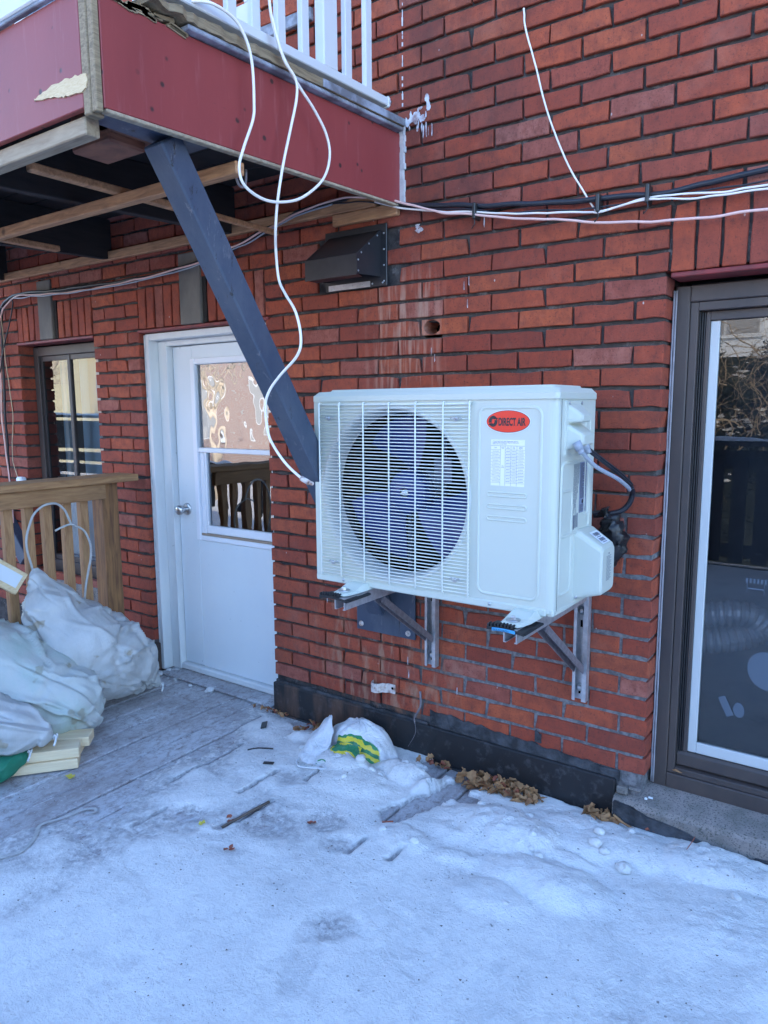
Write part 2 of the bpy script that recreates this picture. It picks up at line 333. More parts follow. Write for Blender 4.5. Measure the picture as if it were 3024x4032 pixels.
# ------------------------------------------------------------------ mesh helpers
class M:
    def __init__(s): s.v = []; s.f = []; s.sm = []
    def add(s, vs, fs, smooth=False):
        o = len(s.v); s.v += [tuple(p) for p in vs]; s.f += [tuple(i+o for i in f) for f in fs]; s.sm += [smooth]*len(fs); return s
    def box(s, x0, x1, y0, y1, z0, z1, b=0.0, mtx=None):
        x0, x1 = min(x0, x1), max(x0, x1); y0, y1 = min(y0, y1), max(y0, y1); z0, z1 = min(z0, z1), max(z0, z1)
        if b <= 0:
            vs = [(x, y, z) for x in (x0, x1) for y in (y0, y1) for z in (z0, z1)]
            fs = [(0,1,3,2), (4,6,7,5), (0,4,5,1), (2,3,7,6), (0,2,6,4), (1,5,7,3)]
        else:
            b = min(b, (x1-x0)*.45, (y1-y0)*.45, (z1-z0)*.45)
            vs = []; idx = {}
            for i, x in enumerate((x0, x1)):
                for j, y in enumerate((y0, y1)):
                    for k, z in enumerate((z0, z1)):
                        sx, sy, sz = (1 if i == 0 else -1), (1 if j == 0 else -1), (1 if k == 0 else -1)
                        for a in range(3):
                            idx[i,j,k,a] = len(vs)
                            vs.append((x+sx*b*(a != 0), y+sy*b*(a != 1), z+sz*b*(a != 2)))
            fs = []
            I = idx
            for i in (0, 1):
                f = [I[i,0,0,0], I[i,1,0,0], I[i,1,1,0], I[i,0,1,0]]; fs.append(tuple(f if i else f[::-1]))
                f = [I[0,i,0,1], I[0,i,1,1], I[1,i,1,1], I[1,i,0,1]]; fs.append(tuple(f if i else f[::-1]))
                f = [I[0,0,i,2], I[1,0,i,2], I[1,1,i,2], I[0,1,i,2]]; fs.append(tuple(f if i else f[::-1]))
            for i in (0, 1):
                for j in (0, 1):
                    fs.append((I[i,j,0,0], I[i,j,1,0], I[i,j,1,1], I[i,j,0,1]))
                    fs.append((I[i,0,j,0], I[i,1,j,0], I[i,1,j,2], I[i,0,j,2]))
                    fs.append((I[0,i,j,1], I[1,i,j,1], I[1,i,j,2], I[0,i,j,2]))
                    for k in (0, 1): fs.append((I[i,j,k,0], I[i,j,k,1], I[i,j,k,2]))
        if mtx: vs = [tuple(mtx @ Vector(p)) for p in vs]
        return s.add(vs, fs)
    def tube(s, pts, r, seg=8, cap=True, smooth=True, sub=1):
        pts = [Vector(p) for p in pts]
        if sub > 1: pts = spline(pts, sub)
        rs = r if isinstance(r, (list, tuple)) else [r]*len(pts)
        if len(rs) != len(pts): rs = [rs[min(len(rs)-1, int(i*len(rs)/len(pts)))] for i in range(len(pts))]
        o = len(s.v); T0 = (pts[1]-pts[0]).normalized(); N = T0.orthogonal().normalized()
        for i, p in enumerate(pts):
            T = (pts[min(i+1, len(pts)-1)] - pts[max(i-1, 0)]).normalized()
            N = (N - T*N.dot(T)); N = N.normalized() if N.length > 1e-6 else T.orthogonal().normalized()
            B = T.cross(N)
            for k in range(seg):
                a = 2*PI*k/seg; s.v.append(tuple(p + (N*math.cos(a)+B*math.sin(a))*rs[i]))
        for i in range(len(pts)-1):
            for k in range(seg):
                a, b_ = o+i*seg+k, o+i*seg+(k+1) % seg
                s.f.append((a, b_, b_+seg, a+seg)); s.sm.append(smooth)
        if cap:
            s.f.append(tuple(o+k for k in range(seg))[::-1]); s.sm.append(False)
            s.f.append(tuple(o+(len(pts)-1)*seg+k for k in range(seg))); s.sm.append(False)
        return s
    def lathe(s, prof, c, axis='Y', seg=64, smooth=True):
        """prof = [(radius, height along axis)]"""
        o = len(s.v)
        for r, h in prof:
            for k in range(seg):
                a = 2*PI*k/seg; u, v = r*math.cos(a), r*math.sin(a)
                p = (u, h, v) if axis == 'Y' else (u, v, h) if axis == 'Z' else (h, u, v)
                s.v.append((c[0]+p[0], c[1]+p[1], c[2]+p[2]))
        for i in range(len(prof)-1):
            for k in range(seg):
                a, b_ = o+i*seg+k, o+i*seg+(k+1) % seg
                s.f.append((a, b_, b_+seg, a+seg)); s.sm.append(smooth)
        return s
    def prism(s, poly, a0, a1, axis='Y'):
        n_ = len(poly)
        def P_(u, v, a): return (u, a, v) if axis == 'Y' else (a, u, v) if axis == 'X' else (u, v, a)
        vs = [P_(u, v, a0) for u, v in poly] + [P_(u, v, a1) for u, v in poly]
        fs = [tuple(range(n_))[::-1], tuple(range(n_, 2*n_))] + [(i, (i+1) % n_, (i+1) % n_+n_, i+n_) for i in range(n_)]
        return s.add(vs, fs)
def spline(pts, sub):
    out = []
    for i in range(len(pts)-1):
        p0, p1, p2, p3 = pts[max(i-1, 0)], pts[i], pts[i+1], pts[min(i+2, len(pts)-1)]
        for k in range(sub):
            t = k/sub; out.append(.5*((2*p1)+(p2-p0)*t+(2*p0-5*p1+4*p2-p3)*t*t+(3*p1-p0-3*p2+p3)*t**3))
    return out+[pts[-1]]
def recalc(me):
    import bmesh
    bm = bmesh.new(); bm.from_mesh(me); bmesh.ops.recalc_face_normals(bm, faces=bm.faces); bm.to_mesh(me); bm.free()
def mesh(name, mb, origin=(0,0,0), mtl=None, fix=True):
    me = bpy.data.meshes.new(name); ox, oy, oz = origin
    me.from_pydata([(x-ox, y-oy, z-oz) for x, y, z in mb.v], [], mb.f); me.update()
    if fix: recalc(me)
    me.polygons.foreach_set('use_smooth', mb.sm)
    if mtl: me.materials.append(MATS[mtl])
    return me
def root_loc(o):
    return tuple(o.matrix_world.translation) if False else tuple(o['_o'])
def obj(name, mb, mtl, parent=None, label=None, cat=None, group=None, kind=None, fix=True):
    """a mesh object; children keep the coordinates of their thing"""
    if parent is not None:
        org = parent['_o']; o = bpy.data.objects.new(name, mesh(name, mb, org, mtl, fix)); COL.objects.link(o); o.parent = parent; o['_o'] = list(org)
    else:
        xs = [p[0] for p in mb.v]; ys = [p[1] for p in mb.v]; zs = [p[2] for p in mb.v]
        org = ((min(xs)+max(xs))/2, (min(ys)+max(ys))/2, min(zs))
        o = bpy.data.objects.new(name, mesh(name, mb, org, mtl, fix)); COL.objects.link(o); o.location = org; o['_o'] = list(org)
    tag(o, label, cat, group, kind); return o
def tag(o, label=None, cat=None, group=None, kind=None):
    if label: o['label'] = label
    if cat: o['category'] = cat
    if group: o['group'] = group
    if kind: o['kind'] = kind
def thing(name, label, cat, loc, group=None, kind=None):
    o = bpy.data.objects.new(name, None); COL.objects.link(o); o.location = loc; o['_o'] = list(loc); o.empty_display_size = .1
    tag(o, label, cat, group, kind); return o
def text(name, body, size, pos, rot, mtl, parent, sx=1., align='LEFT', bold=0., ext=.0003):
    cu = bpy.data.curves.new(name, 'FONT'); cu.body = body; cu.size = size; cu.extrude = ext; cu.align_x = align; cu.offset = bold
    t = bpy.data.objects.new(name+'_tmp', cu); COL.objects.link(t)
    dg = bpy.context.evaluated_depsgraph_get(); me = bpy.data.meshes.new_from_object(t.evaluated_get(dg))
    bpy.data.objects.remove(t); bpy.data.curves.remove(cu)
    org = Vector(parent['_o']); mt = Matrix.Translation(Vector(pos)-org) @ rot.to_4x4() @ Matrix.Diagonal((sx, 1, 1, 1))
    me.transform(mt); me.materials.clear(); me.materials.append(MATS[mtl]); me.name = name
    o = bpy.data.objects.new(name, me); COL.objects.link(o); o.parent = parent; o['_o'] = list(org); return o
FRONT = Matrix.Rotation(PI/2, 3, 'X')                         # text facing -y
def clone(src, parent, loc):
    o = src.copy(); COL.objects.link(o); o.parent = parent; o.location = loc; return o
def nz(p, s): return noise.noise(Vector(p)*s)
def sm(a, b, x):
    t = max(0., min(1., (x-a)/(b-a))); return t*t*(3-2*t)

# ------------------------------------------------------------------ ground and deck
gm = M(); gm.add([(-300,-300,-.75), (300,-300,-.75), (300,300,-.75), (-300,300,-.75)], [(0,1,2,3)])
obj('snowy_ground', gm, 'snow', kind='structure', fix=False)
deck = thing('deck', None, None, (0, -2, -.03), kind='structure')
PLX = -4.77 + .0
gap_x0 = -1.175                                              # a measured gap between two planks
pl = M(); pl.box(-.0645, .0645, -4.3, .115, -.028, 0.0, .004)
plank_me = mesh('plank', pl, (0, 0, 0), 'deck_wood')
i0 = -26
for i in range(i0, 40):
    o = bpy.data.objects.new('plank', plank_me); COL.objects.link(o); o.parent = deck; o.location = (gap_x0+.07+i*.14, 2, .03 - R.uniform(0, .0025))
mb = M()
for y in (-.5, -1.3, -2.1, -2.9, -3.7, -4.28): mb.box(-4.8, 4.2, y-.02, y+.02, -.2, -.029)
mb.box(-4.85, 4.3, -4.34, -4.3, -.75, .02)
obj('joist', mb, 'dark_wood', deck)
mb = M(); mb.box(-2.60, -1.76, -.012, .115, .003, .014, .003)
obj('threshold_board', mb, 'deck_wood', deck)

# snow sheet lying on the deck (height field; dips below the boards where they show)
GROOVES = [((-1.19,-.86),(-1.165,-.62),.010), ((-.735,-.72),(-.735,-.63),.010), ((-.60,-.675),(-.595,-.615),.009), ((-1.16,-.435),(-1.16,-.345),.009),
           ((-.735,-.45),(-.62,-.12),.045), ((-1.30,-.66),(-1.30,-.45),.006), ((-1.45,-1.02),(-1.45,-.88),.006), ((-1.595,-.75),(-1.595,-.35),.007),
           ((-1.735,-.62),(-1.735,-.1),.007), ((-1.875,-.9),(-1.875,-.1),.008), ((-2.015,-.8),(-2.015,-.1),.008), ((-2.155,-.8),(-2.155,-.1),.009)]
MOUNDS = [(-.36,-.33,.26,.15,.050), (-.05,-.20,.34,.14,.034), (-.14,-.50,.24,.12,.034), (.28,-.16,.28,.14,.044), (-.25,-.66,.14,.09,.016), (-.62,-.56,.13,.08,.018), (-1.12,-.29,.19,.11,.050), (-1.25,-.24,.10,.06,.022),
          (-.86,-.20,.15,.08,.050), (-1.00,-.34,.20,.13,.030), (-.68,-.24,.10,.08,.038), (-1.22,-.26,.16,.10,.022), (.5,-.4,.5,.3,.03), (-1.38,-.16,.10,.06,.03),
          (-.50,-.42,.10,.07,.018), (-.28,-.24,.09,.06,.020), (-.15,-.36,.12,.05,.016), (-.42,-.55,.08,.05,.015)]
BARE = [(-.30,.02,.55,.050), (-.70,-.05,.16,.050), (-1.42,-.05,.14,.07), (-.79,-.13,.07,.045), (-.60,-.21,.075,.05)]
def seg_d(px, py, a, b_):
    ax, ay = a; bx_, by_ = b_; dx, dy = bx_-ax, by_-ay; t = max(0, min(1, ((px-ax)*dx+(py-ay)*dy)/(dx*dx+dy*dy)))
    return math.hypot(px-ax-dx*t, py-ay-dy*t)
def snow_h(x, y):
    n1 = nz((x, y, 0), 2.1); n2 = nz((x, y, 3), 7.); n3 = nz((x, y, 7), 21.); n4 = nz((x, y, 11), 60.); n5 = nz((x, y, 17), 130.)
    n6 = 1-2.2*abs(nz((x*.8, y*1.5, 23), 15.))
    rgh = .35+.65*sm(-.05, .45, nz((x, y, 31), 2.6))
    h = .016 + .006*n1 + .0035*n2 + (.0026*n3 + .0024*n4 + .0016*n5 + .0012*n6)*rgh
    k = 0
    for mx, my, rx, ry, a in MOUNDS:
        d = math.hypot((x-mx+.03*n2+.012*n3)/rx, (y-my+.02*n3+.02*n2)/ry)
        if d < 1: k = max(k, a*(sm(1.05, .35, d+.14*n3+.08*n4)*.9+.1*(1-d))*(1+.26*n2+.26*n3*rgh+.10*n4))
    h += k + max(0, k)*.05*n4*rgh
    # frosted, almost bare boards by the door
    f = sm(-1.45, -1.95, x + .22*n1 + .10*n2 - .22*sm(-.3, -1.2, y)); f = max(f, sm(-.16, .0, y+.02*n2)*sm(-1.35, -1.6, x))
    h -= f*(.0235 + .004*n3) * (1 - .35*sm(-.8, -1.6, y)*sm(-2.4, -1.6, x))
    # thin dirty strip further out
    g = sm(.62, .9, 1-abs(nz((x*.9+3, y*2.2, 5), 1.7)))*sm(-.2, -1.6, x)*sm(.15, .45, -y)*sm(1.5, 1.0, -y)
    h -= .009*g*(.7+n3)
    for dx_, dy_, dr2 in ((-1.07,-.74,.13), (-.90,-.62,.10), (-.79,-.70,.08), (-1.23,-.46,.10), (-1.40,-.12,.14), (-.86,-.16,.05), (-1.35,-.85,.09), (-1.75,-1.0,.16), (-.55,-1.0,.10)):
        h -= (.0105+.004*n4+.003*n3)*sm(1.1, .35, math.hypot(x-dx_, (y-dy_)*1.3)/dr2+.3*n3)
    for bx_, by_, rx, ry in BARE:
        d = math.hypot((x-bx_)/rx, (y-by_+.015*n3)/ry); h -= .05*sm(1.05, .7, d+.25*n2+.12*n3)
    for a, b_, r in GROOVES:
        if abs(x-a[0]) < .25 or abs(x-b_[0]) < .25:
            d = seg_d(x, y, a, b_); h -= (.045 if r < .02 else .09)*sm(1.25, .75, d/r+.35*n3+.25*n4)
    # footprints pressed into the icy crust
    for fx, fy, fa in ((-.55,-1.15,.5), (-.95,-1.35,.35), (-1.4,-1.25,.6), (-.1,-1.0,.2), (.2,-.85,.5), (-.35,-.95,.9)):
        ca, sa = math.cos(fa), math.sin(fa); u = (x-fx)*ca+(y-fy)*sa; v = -(x-fx)*sa+(y-fy)*ca
        d = math.hypot(u/.05, v/.15); h -= .004*sm(1.15, .85, d+.2*n3)
    return h
def snow_sheet(xs, ys):
    mb = M(); nx, ny = len(xs), len(ys)
    for y in ys:
        for x in xs: mb.v.append((x, y, snow_h(x, y)))
    H = [p[2] for p in mb.v]
    for j in range(ny-1):
        for i in range(nx-1):
            a = j*nx+i
            if max(H[a], H[a+1], H[a+nx], H[a+nx+1]) < -.006: continue
            mb.f.append((a, a+1, a+nx+1, a+nx)); mb.sm.append(True)
    return mb
def grade(a, b_, f0, f1, fine, coarse):
    out = []; v = a
    while v < b_-1e-6: out.append(v); v += fine if f0 <= v < f1 else coarse
    out.append(b_); return out
obj('snow', snow_sheet(grade(-4.75, 4.2, -2.6, .75, .0085, .06), grade(-4.3, .11, -1.55, .11, .0075, .05)), 'snow', kind='structure', fix=False)
# loose snow lumps
def lump(x, y, r, seed, z=None):
    mb = M(); rings, seg = 7, 12
    for i in range(rings+1):
        t = PI*i/rings
        for k in range(seg):
            a = 2*PI*k/seg; d = Vector((math.sin(t)*math.cos(a), math.sin(t)*math.sin(a), math.cos(t)))
            rr_ = r*(1+.28*noise.noise(d*1.7+Vector((seed, 0, 0)))+.12*noise.noise(d*4+Vector((seed, 2, 0))))
            mb.v.append((x+d.x*rr_*1.15, y+d.y*rr_, (z if z is not None else snow_h(x, y))+r*.45+d.z*rr_*.72))
    for i in range(rings):
        for k in range(seg): mb.f.append((i*seg+k, i*seg+(k+1) % seg, (i+1)*seg+(k+1) % seg, (i+1)*seg+k)); mb.sm.append(True)
    return mb
LUMPS = [(-.07,-.27,.020,'rounded snow lump, the larger one of a pair below the wall flashing'), (-.035,-.285,.015,'small snow lump touching the larger rounded lump'), (-.08,-.205,.016,'snow lump lying nearest the granite sill corner'),
         (.035,-.316,.022,'biggest loose snow lump, lying furthest right on the snow'), (.005,-.136,.010,'tiny snow lump beside the leaves under the granite sill'),
         (-.717,-.41,.017,'snow lump at the near end of the bare plank strip'), (-.70,-.36,.013,'small icy lump on the bare plank strip'), (-.75,-.375,.012,'small snow lump left of the bare plank strip'),
         (-1.02,-.27,.020,'snow lump resting against the front of the crumpled plastic bag'), (-.20,-.42,.012,'small snow lump on the flank of the snow mound')]
for k, (x, y, r, lb) in enumerate(LUMPS): obj('snow_lump', lump(x, y, r, k*3.7), 'snow', label=lb, cat='snow lump', group='loose snow lumps on the deck')

mb = M(); R10 = random.Random(31)
for k in range(110):
    mx, my, rx, ry, a = R10.choice(MOUNDS[:9]); ang = R10.uniform(0, 6.28); q_ = R10.uniform(.3, 1.05); x, y = mx+rx*q_*math.cos(ang), my+ry*q_*math.sin(ang)
    if y > -.05 or x > .5: continue
    l_ = lump(x, y, R10.uniform(.003, .008) if R10.random() < .85 else R10.uniform(.009, .016), k*1.9); mb.add([(vx+.006*noise.noise(Vector((vx, vy, vz))*60), vy+.006*noise.noise(Vector((vy, vz, vx))*60), vz-.006) for vx, vy, vz in l_.v], l_.f, True)
obj('snow_crumbs', mb, 'snow', label='small crumbs and clods of broken snow strewn over the low mound', cat='snow', kind='stuff')

# ------------------------------------------------------------------ brick house wall
ZB = .1736; CR = .07
XP0, XP1, XD, XW0 = -3.045, -2.648, -1.735, -3.83            # pillar edges, wall's left edge at the door, left pillar edge
wall = thing('brick_wall', 'red brick house wall with window and door openings behind the outdoor unit', 'wall', (-1, 0, 0))
# mortar core around the openings, with reveals
mb = M(); RD = .30
def core(x0, x1, z0, z1, y0=.0145): mb.box(x0, x1, y0, RD, z0, z1)
core(-4.75, XW0-.009, -.1, 3.6); core(XP0+.009, XP1-.009, -.1, 1.86); core(XD+.003, -.95, -.1, 1.86); core(-.95, -.009, -.1, ZB+CR*14, .0050); core(-.95, -.899, ZB+CR*14, 1.86); core(-.823, -.009, ZB+CR*14, 1.86); core(-.899, -.823, ZB+CR*14, 1.710); core(-.899, -.823, 1.770, 1.86); core(XW0-.009, XP0+.009, -.1, .40)
core(XW0-.009, 1.75, 1.865, 3.6); core(XW0-.009, XP0+.009, 1.85, 1.865); core(1.7, 3.0, -.1, 1.86); core(1.75, 3.0, 1.865, 3.6)
core(-.009, 1.7, -.1, .06)
obj('mortar', mb, 'mortar', wall)
mb = M(); mb.box(-9, -4.75, 0, .3, -.7, 6.5); mb.box(3.0, 14, 0, .3, -.7, 6.5); mb.box(-4.75, 3.0, 0, .3, 4.95, 6.5); mb.box(-1.42, 3.0, 0, .3, 3.6, 4.95); mb.box(-4.75, -3.6, 0, .3, 3.6, 4.95)
mb.box(-9, 14, .3, 8, 6.3, 6.5)
obj('upper_wall', mb, 'upper_brick', wall)
# brick placement
BR = []                                                      # (x0, x1, z0, z1, vertical?, depth)
J = .0095; JB = .0128
def row_fill(x0, x1, i, joints=None, dep0=False, dep1=False):
    z0 = ZB+(23-i)*CR+JB/2; z1 = z0+CR-JB
    off = 0.0 if i % 2 == 0 else -.0966
    cuts = []; k0 = math.floor((x0-off)/.203)-1
    for k in range(k0, k0+60):
        c = off+k*.203
        if x0+.045 < c < x1-.045: cuts.append(c)
    if joints is not None: cuts = [x0+(x1-x0)*t for t in joints]
    e = [x0-J/2]+[c+R.uniform(-.003, .003) for c in cuts]+[x1+J/2]
    for a, b_ in zip(e[:-1], e[1:]):
        if a > 3.5: break
        BR.append((a+J/2, b_-J/2, z0, z1, False, .10 if (dep0 and a == e[0]) or (dep1 and b_ == e[-1]) else .03))
for i in range(-24, 24):
    if i < -3:
        row_fill(-4.7, 1.1, i)
    else:
        row_fill(-4.7, XW0, i, dep1=True)
        row_fill(XP0, XP1, i, [.5] if i % 2 else [.27, .73] if i % 4 else [.25, .75], True, True)
        row_fill(XD, .0, i, None, True, True)
        if i >= 20: row_fill(XW0+.01, XP0-.01, i, [.25, .5, .75])
zs0, zs1 = ZB+24*CR+.004, ZB+27*CR-.005
def soldiers(x0, x1, n_, skip=None):
    w_ = (x1-x0)/n_
    for k in range(n_): BR.append((x0+k*w_+J/2, x0+(k+1)*w_-J/2, zs0, zs1, True, .10))
soldiers(.006, .006+.0735*15, 15)
soldiers(XP1+.004, -2.305, 5); soldiers(-2.115, XD-.004, 6)
soldiers(XW0+.002, -3.57, 4); soldiers(-3.385, XP0-.004, 5)
HOLE = (-.861, 1.740)
def screen_area(b_):
    xa, xb_, za, zb_, vrt, dp = b_; c_ = Vector(((xa+xb_)/2, 0, (za+zb_)/2)); d = c_-CP
    p = Vector((sum(RM[r][0]*d[r] for r in range(3)), sum(RM[r][1]*d[r] for r in range(3)), sum(RM[r][2]*d[r] for r in range(3))))
    if p.z > -.1: return -1
    u, v = p.x/-p.z, p.y/-p.z
    if abs(u) > .60 or abs(v) > .76: return 0
    if v > 1.5 or (-2.9 < c_.x < -1.05 and c_.z > 2.28 and c_.z < 2.9): return 0.0001
    if -.98 < c_.x < -.35 and .95 < c_.z < 1.40: return 0.0001     # hidden by the outdoor unit
    return (xb_-xa)*(zb_-za)*(-d.normalized().y)/d.length_squared
BR.sort(key=screen_area, reverse=True)
BCACHE = {}
def brick_mesh(L, H, D, var):
    key = (round(L, 2), round(H, 3), D, var)
    if key in BCACHE and abs(BCACHE[key][1]-L) < .0035: return BCACHE[key][0]
    mb = M(); rr_ = random.Random(hash((round(L, 3), round(H, 3), var)) & 0xffff)
    j = lambda a: rr_.uniform(-a, a)
    xs = [-L/2, -L*.2, L*.2, L/2] if L >= H else [-L/2, L/2]
    zs = [-H/2, H/2] if L >= H else [-H/2, -H*.17, H*.17, H/2]
    ring = [(x, zs[0]) for x in xs] + [(xs[-1], z) for z in zs[1:]] + [(x, zs[-1]) for x in xs[::-1][1:]] + [(xs[0], z) for z in zs[::-1][1:-1]]
    jit = [(j(.0023), j(.0021)) for _ in ring]
    ch_ = rr_.randrange(len(ring)*3)
    if ch_ < len(ring): a_, b2_ = ring[ch_]; jit[ch_] = (-.008 if a_ > 0 else .008, -.005 if b2_ > 0 else .005)
    n_ = len(ring)
    def lay(y, sh, jy=0): return [((x+jx)*(1-2*sh/L), y+j(jy), (z+jz)*(1-2*sh/H)) for (x, z), (jx, jz) in zip(ring, jit)]
    vs = lay(D, 0) + lay(.0028, 0) + lay(0, .0024, .0006)
    fs = []
    for a in (0, n_):
        for k in range(n_): fs.append((a+k, a+(k+1) % n_, a+n_+(k+1) % n_, a+n_+k))
    fs.append(tuple(range(2*n_, 3*n_)))
    mb.add(vs, fs); me = mesh('brick', mb, (0,0,0), 'brick')
    if key not in BCACHE: BCACHE[key] = (me, L)
    return me
rest = M(); rest_r = []; cnt = 0
cut_brick = None
for b_ in BR:
    xa, xb_, za, zb_, vrt, dp = b_
    cx, cz = (xa+xb_)/2, (za+zb_)/2
    if xa < HOLE[0]+.02 and xb_ > HOLE[0]-.02 and za < HOLE[1] < zb_: cut_brick = b_; continue
    if -1.36 < cx < -1.09 and 1.95 < cz < 2.13: continue      # behind the exhaust hood
    me = brick_mesh(xb_-xa, zb_-za, dp, R.randrange(5)); yy = R.uniform(-.0022, .0018)
    if cnt < 299:
        o = bpy.data.objects.new('brick', me); COL.objects.link(o); o.parent = wall
        o.location = (cx+1, yy, cz); o.rotation_euler = (R.uniform(-.01, .01), R.uniform(-.006, .006), R.uniform(-.006, .006)); cnt += 1
    else:
        rest.add([(v.co.x+cx, v.co.y+yy, v.co.z+cz) for v in me.vertices], [tuple(p.vertices) for p in me.polygons]); rest_r += [R.random()]*len(me.polygons)
o = obj('brick', rest, 'brick', wall, kind='stuff', fix=False)
at = o.data.attributes.new('rnd', 'FLOAT', 'FACE'); at.data.foreach_set('value', rest_r)
# the cut brick with a drilled round hole and its pipe sleeve
xa, xb_, za, zb_, _, _ = cut_brick
mb = M(); hx, hz, hr = HOLE[0], (za+zb_)/2, 1.; xl = xa
angs = sorted(set([round(2*PI*k/24, 5) for k in range(24)] + [round(math.atan2(zz-hz, xx-hx) % (2*PI), 5) for xx in (xl, xb_) for zz in (za, zb_)]))
outer, inner = [], []
for a in angs:
    ca, sa = math.cos(a), math.sin(a); ts = []
    if ca > 1e-6: ts.append((xb_-hx)/ca)
    if ca < -1e-6: ts.append((xl-hx)/ca)
    if sa > 1e-6: ts.append((zb_-hz)/sa)
    if sa < -1e-6: ts.append((za-hz)/sa)
    t = min(ts); outer.append((hx+ca*t, 0, hz+sa*t)); rr0 = 1+.07*noise.noise(Vector((ca*3, sa*3, 1))); inner.append((hx+ca*.037*rr0, .002, hz+sa*.0275*rr0))
n_ = len(angs); vs = outer+inner+[(x, .10, z) for x, y, z in inner]+[(x, .03, z) for x, y, z in outer]; fs = []
for k in range(n_):
    k2 = (k+1) % n_; fs += [(k, k2, n_+k2, n_+k), (n_+k, n_+k2, 2*n_+k2, 2*n_+k), (3*n_+k, 3*n_+k2, k2, k)]
mb.add(vs, fs); obj('brick', mb, 'brick', wall, label='drilled brick with a round pipe hole', fix=False)
mb = M(); mb.box(hx-.05, hx+.05, .101, .105, hz-.05, hz+.05); obj('hole_back', mb, 'coil', wall)
# keystones and painted lintel angles
for x0, x1, nm in ((-2.300, -2.150, 'x'), (-3.565, -3.425, 'y')):
    mb = M(); mb.box(x0, x1, -.012, .08, zs0-.002, 2.19, .004); obj('keystone', mb, 'stone_key', wall)
    mb = M(); mb.box(x1+.002, x1+.028, .002, .05, zs0, 2.19, .002); obj('keystone_gap_shade', mb, 'dark_wood', wall)  # dark strip put in for the shaded gap beside the keystone
for x0, x1 in ((XW0-.01, XP0+.002), (XP1-.002, XD+.02), (.012, 1.7)):
    mb = M(); mb.box(x0, x1, -.006, .10, 1.838, 1.853, .003); obj('lintel_angle', mb, 'red_lintel', wall)
# white and cream paint left along the balcony end
mb = M(); R2 = random.Random(3)
pts = [(-.988+R2.uniform(-.004, .004), -.010, 2.20+.02*k) for k in range(16)]
for k in range(15): mb.box(pts[k][0]-.011, pts[k][0]+.009, -.014, .0, pts[k][2], pts[k+1][2]+.001)
obj('caulk_bead', mb, 'caulk', wall)
mb = M()
for k in range(9):
    z = ZB+CR*(34+k)+.012; xx = -.990
    while z < ZB+CR*(35+k)-.012: e_ = R2.uniform(.006, .016); wx_ = R2.uniform(.001, .0035); mb.box(xx-wx_, xx+wx_*.6, -.0035, -.001, z, z+e_); z += e_+R2.choice((0, 0, .004, .012))
obj('paint_line', mb, 'caulk', wall)
mb = M()                                                     # splash of paint beside the ledge end
def splat(cx, cz, rx, rz, seed, y=-.0035, n_=26):
    vs = [(cx, y, cz)]
    for k in range(n_):
        a = 2*PI*k/n_; rr_ = 1+.45*noise.noise(Vector((math.cos(a)*1.5+seed, math.sin(a)*1.5, seed)))+.25*noise.noise(Vector((math.cos(a)*4+seed, math.sin(a)*4, seed)))
        vs.append((cx+rx*rr_*math.cos(a), y, cz+rz*rr_*math.sin(a)))
    mb.add(vs, [(0, k+1, (k+1) % n_+1) for k in range(n_)])
for k in range(34):
    aa = R2.random(); splat(-.975+.10*aa+R2.gauss(0, .006), 2.500+.075*aa*R2.random()+R2.gauss(0, .010), R2.uniform(.003, .012), R2.uniform(.004, .013), k*1.7, -.0035-k*.00004)
for k in range(9): splat(-.945+.085*R2.random(), 2.462+R2.gauss(0, .008), R2.uniform(.0015, .004), R2.uniform(.012, .028), k*2.9, -.0033-k*.00004)
for k in range(5): splat(-.915+R2.gauss(0, .009), 2.118+R2.gauss(0, .006), R2.uniform(.004, .011), R2.uniform(.003, .008), k*3.1, -.0033-k*.00004)
for xx, zz in ((-.70, 1.90), (-.72, 1.885), (-.705, 1.82), (-.86, 1.655), (-.845, 1.63), (-.735, .32), (-.87, .50), (-.97, .40), (-.965, .345), (-1.40, .60), (-.64, 2.10)): splat(xx, zz, .0022, .016, xx*9)
obj('paint_splash', mb, 'old_paint', wall, kind='stuff', fix=False)
# smeared tar on the lowest courses
def smear(pts, y, th, mtl, par, nm, seed=0):
    mb = M(); vs = [(x, y, z) for x, z in pts]; n_ = len(vs); mb.prism([(x, z) for x, z in pts], y, y+th, 'Y')
    return obj(nm, mb, mtl, par)
def ragged(x0, x1, zb0, zb1, zt0, zt1, amp, n_=40, seed=0):
    bot = [(x0+(x1-x0)*k/n_, zb0+(zb1-zb0)*k/n_) for k in range(n_+1)]
    top = [(x0+(x1-x0)*k/n_, zt0+(zt1-zt0)*k/n_+amp*noise.noise(Vector((k*.45+seed, seed, 0)))+amp*.5*noise.noise(Vector((k*1.3, seed, 4)))) for k in range(n_, -1, -1)]
    return bot+top
smear(ragged(-.86, -.08, .145, .140, .214, .176, .014, seed=2), -.0065, .0062, 'tar', wall, 'tar_smear')
smear(ragged(-1.72, -.87, .145, .14, .163, .158, .006, seed=5), -.010, .0095, 'red_lintel' if False else 'tar', wall, 'tar_smear')
smear(ragged(-.40, -.375, .20, .20, .245, .235, .01, 8, seed=8), -.0063, .006, 'tar', wall, 'tar_smear')
# base flashing
fl = M(); fl.box(-1.733, -.092, -.020, .004, -.025, .148, .004); fl.box(-1.733, -.092, -.034, -.018, -.02, .006, .003)
obj('flashing', fl, 'flashing', wall)
mb = M(); mb.box(XP0-.01, XP1+.012, -.028, .05, -.02, .165, .006); obj('flashing', mb, 'flashing', wall)
mb = M(); mb.box(XP0, XP1+.008, -.018, .03, .166, .182, .005); obj('mortar_ledge', mb, 'mortar', wall)

